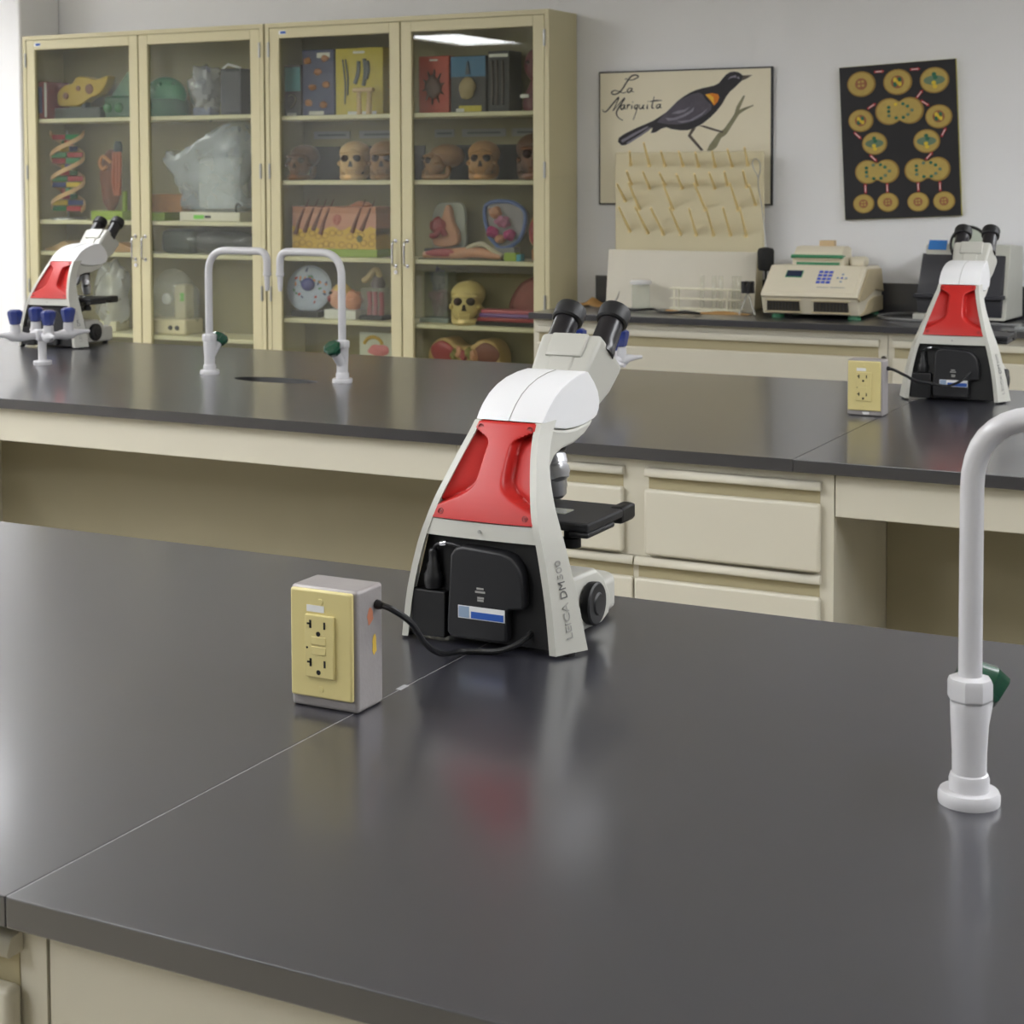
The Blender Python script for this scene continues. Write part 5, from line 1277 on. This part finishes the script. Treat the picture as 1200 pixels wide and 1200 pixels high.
for k in range(26):
    a = rs.uniform(0, 2*PI); r_ = rs.uniform(.045, .086)
    p = dc+qt @ Vector((r_*math.cos(a), r_*math.sin(a), .0172))
    e = Vector((rs.uniform(.006, .013), .004, rs.uniform(.003, .006)))
    o = MB().blob((0, 0, 0), (e.x, .0035, e.z), None, 10, 6).build('organelle', cc[k % 4], dk, loc=p); o.rotation_euler = (0, rs.uniform(0, 3), 0)
t = thing('face_section_model', 'pink and yellow head section model on a white base', 'model', (-4.205, YI-.01, Y4))
MB().rbox(-.085, .085, -.05, .05, 0, .042, .004).build('base', PLAQ, t)
MB().blob((-.035, 0, .092), (.045, .045, .055), lump(90, .06)).build('head', col('head_pink', (222, 166, 140), .4, var=.1), t)
MB().blob((-.02, .005, .125), (.045, .04, .032), lump(91, .06)).build('cap', col('cap_yellow', (224, 190, 104), .4), t)
MB().blob((.042, 0, .085), (.042, .042, .046), lump(92, .12, 5)).build('brain_half', col('brain_salmon', (214, 148, 116), .4), t)
MB().blob((-.062, -.034, .09), (.013, .012, .016), None, 10, 8).build('mouth', MEAT, t)
MB().blob((-.055, -.040, .118), (.008, .008, .008), None, 10, 8).build('eye', BLACK, t)
t = thing('jar_specimen', 'clear specimen jar with red strips and a tan bone on top', 'jar', (-4.045, YI-.01, Y4))
MB().rbox(-.06, .06, -.045, .045, 0, .02, .004).build('base', BLACK, t)
for a in (-.032, -.002, .03): MB().tube([(a, 0, .02), (a+.004, 0, .07), (a, 0, .125)], [.013, .010, .012], 8).build('muscle_strip', col('strip_red', (172, 38, 56), .35), t)
MB().rbox(-.055, .055, -.04, .04, .02, .145, .006).build('glass_body', clear('jar_glass', (206, 200, 205), .14, .04), t)
MB().tube(spline([(-.06, 0, .175), (-.03, -.01, .19), (.0, 0, .225), (.02, 0, .20), (.0, 0, .15)], 5), [.014]*21, 8).build('bone', col('bone_horn', (190, 168, 120)), t)
MB().lathe([(.03, .145), (.034, .16), (.02, .195), (.012, .20)], 14, (.012, .005, 0)).build('lid', col('jar_lid', (96, 84, 82)), t)
t = thing('organ_block', 'clear block holding dark mauve organs beside the cream skull', 'model', (-3.725, YI+.01, Y4))
MB().rbox(-.075, .07, -.05, .05, 0, .02, .003).build('base', col('block_base', (150, 160, 156)), t)
MB().rbox(-.055, .065, -.04, .04, .02, .225, .004).build('glass_body', clear('block_clear', (170, 180, 182), .30, .05), t)
MB().blob((.01, -.012, .10), (.046, .026, .055), lump(95, .22, 4)).build('organ', col('organ_mauve', (112, 66, 82), .4, var=.3), t)
MB().blob((.0, -.01, .185), (.032, .022, .055), lump(96, .25, 4)).build('organ', col('organ_slate', (104, 98, 112), .4, var=.3), t)
skull('cream yellow human skull on the lower shelf', -3.568, Y4, 1.17, YBONE, SKD, R(20), .0, .0)
t = thing('kidney_model', 'halved dark red kidney model standing on the lower shelf', 'model', (-3.262, YI+.045, Y4))
kp = spline([Vector((a, b, 0)) for a, b in ((-.115, .06), (-.11, .12), (-.06, .185), (.02, .215), (.10, .205), (.10, .07), (.0, .055))], 4, True)
MB().prism([(p.x, p.y) for p in kp], 'y', -.025, .02, .008, 3).build('half', col('kidney_rim', (112, 50, 48), .4, var=.15), t)
MB().prism([((p.x+.005)*.84, (p.y-.13)*.84+.13) for p in kp], 'y', -.028, -.02, .002).build('cut_face', col('kidney_face', (150, 88, 84), .4, var=.25, scale=30), t)
MB().rbox(-.03, .03, -.02, .02, 0, .06, .004).build('stand', BLACK, t)
t = thing('muscle_model', 'layered red and violet muscle slab on a black board', 'model', (-3.355, YI-.035, Y4))
MB().rbox(-.145, .145, -.04, .04, 0, .018, .003).build('board', BLACK, t)
for k, (a, m_) in enumerate(((.0, MEAT), (.018, col('violet', (128, 92, 150), .4)), (.034, col('rose', (186, 92, 104), .4)))):
    MB().rbox(-.14+.008*k, .14, -.036+.004*k, .036, .018+a, .036+a, .006).build('muscle_layer', m_, t)
# --- fifth shelf
t = thing('picture_panel', 'small pale panel with coloured shapes standing on the bottom visible shelf', 'panel', (-4.05, YI, Y5))
o = MB().rbox(-.085, .085, -.006, .006, 0, .20, .002).build('panel', col('panel_pale', (206, 208, 190)), t)
MB().tube([(.05*math.cos(a*PI/10)-.01, -.008, .135+.045*math.sin(a*PI/10)) for a in range(1, 10)], .008, 8).build('arch', col('arch_ochre', (206, 168, 60)), o)
MB().blob((.02, -.010, .12), (.05, .008, .026), lump(98, .15)).build('shape', col('shape_pink', (206, 112, 118)), o)
t = thing('ear_model', 'large tan anatomical ear section with red hollows on the bottom visible shelf', 'model', (-3.57, YI, Y5))
er = spline([Vector((a, b, 0)) for a, b in ((-.12, .0), (-.17, .06), (-.178, .13), (-.14, .185), (-.08, .195), (-.035, .165), (.03, .165), (.08, .195), (.145, .185), (.178, .13), (.17, .06), (.12, .0))], 4, True)
MB().prism([(p.x, max(0, p.y)) for p in er], 'y', -.05, .06, .010, 3).build('shell', col('ear_tan', (196, 164, 106), var=.15), t)
for x, m_ in ((-.105, MEAT), (.115, col('hollow_umber', (120, 66, 52)))):
    MB().blob((x, -.050, .135), (.058, .014, .046), lump(99, .08)).build('hollow', m_, t)
for k in range(5): MB().blob((-.045+.024*k, -.055, .125+.010*(k % 2)), (.020, .014, .024), lump(100+k, .2, 4)).build('organ', (col('organ_olive', (130, 124, 60)), FLESH, MEAT)[k % 3], t)
MB().rbox(-.05, .07, -.066, -.050, .085, .098, .004).build('band', LIME, t)
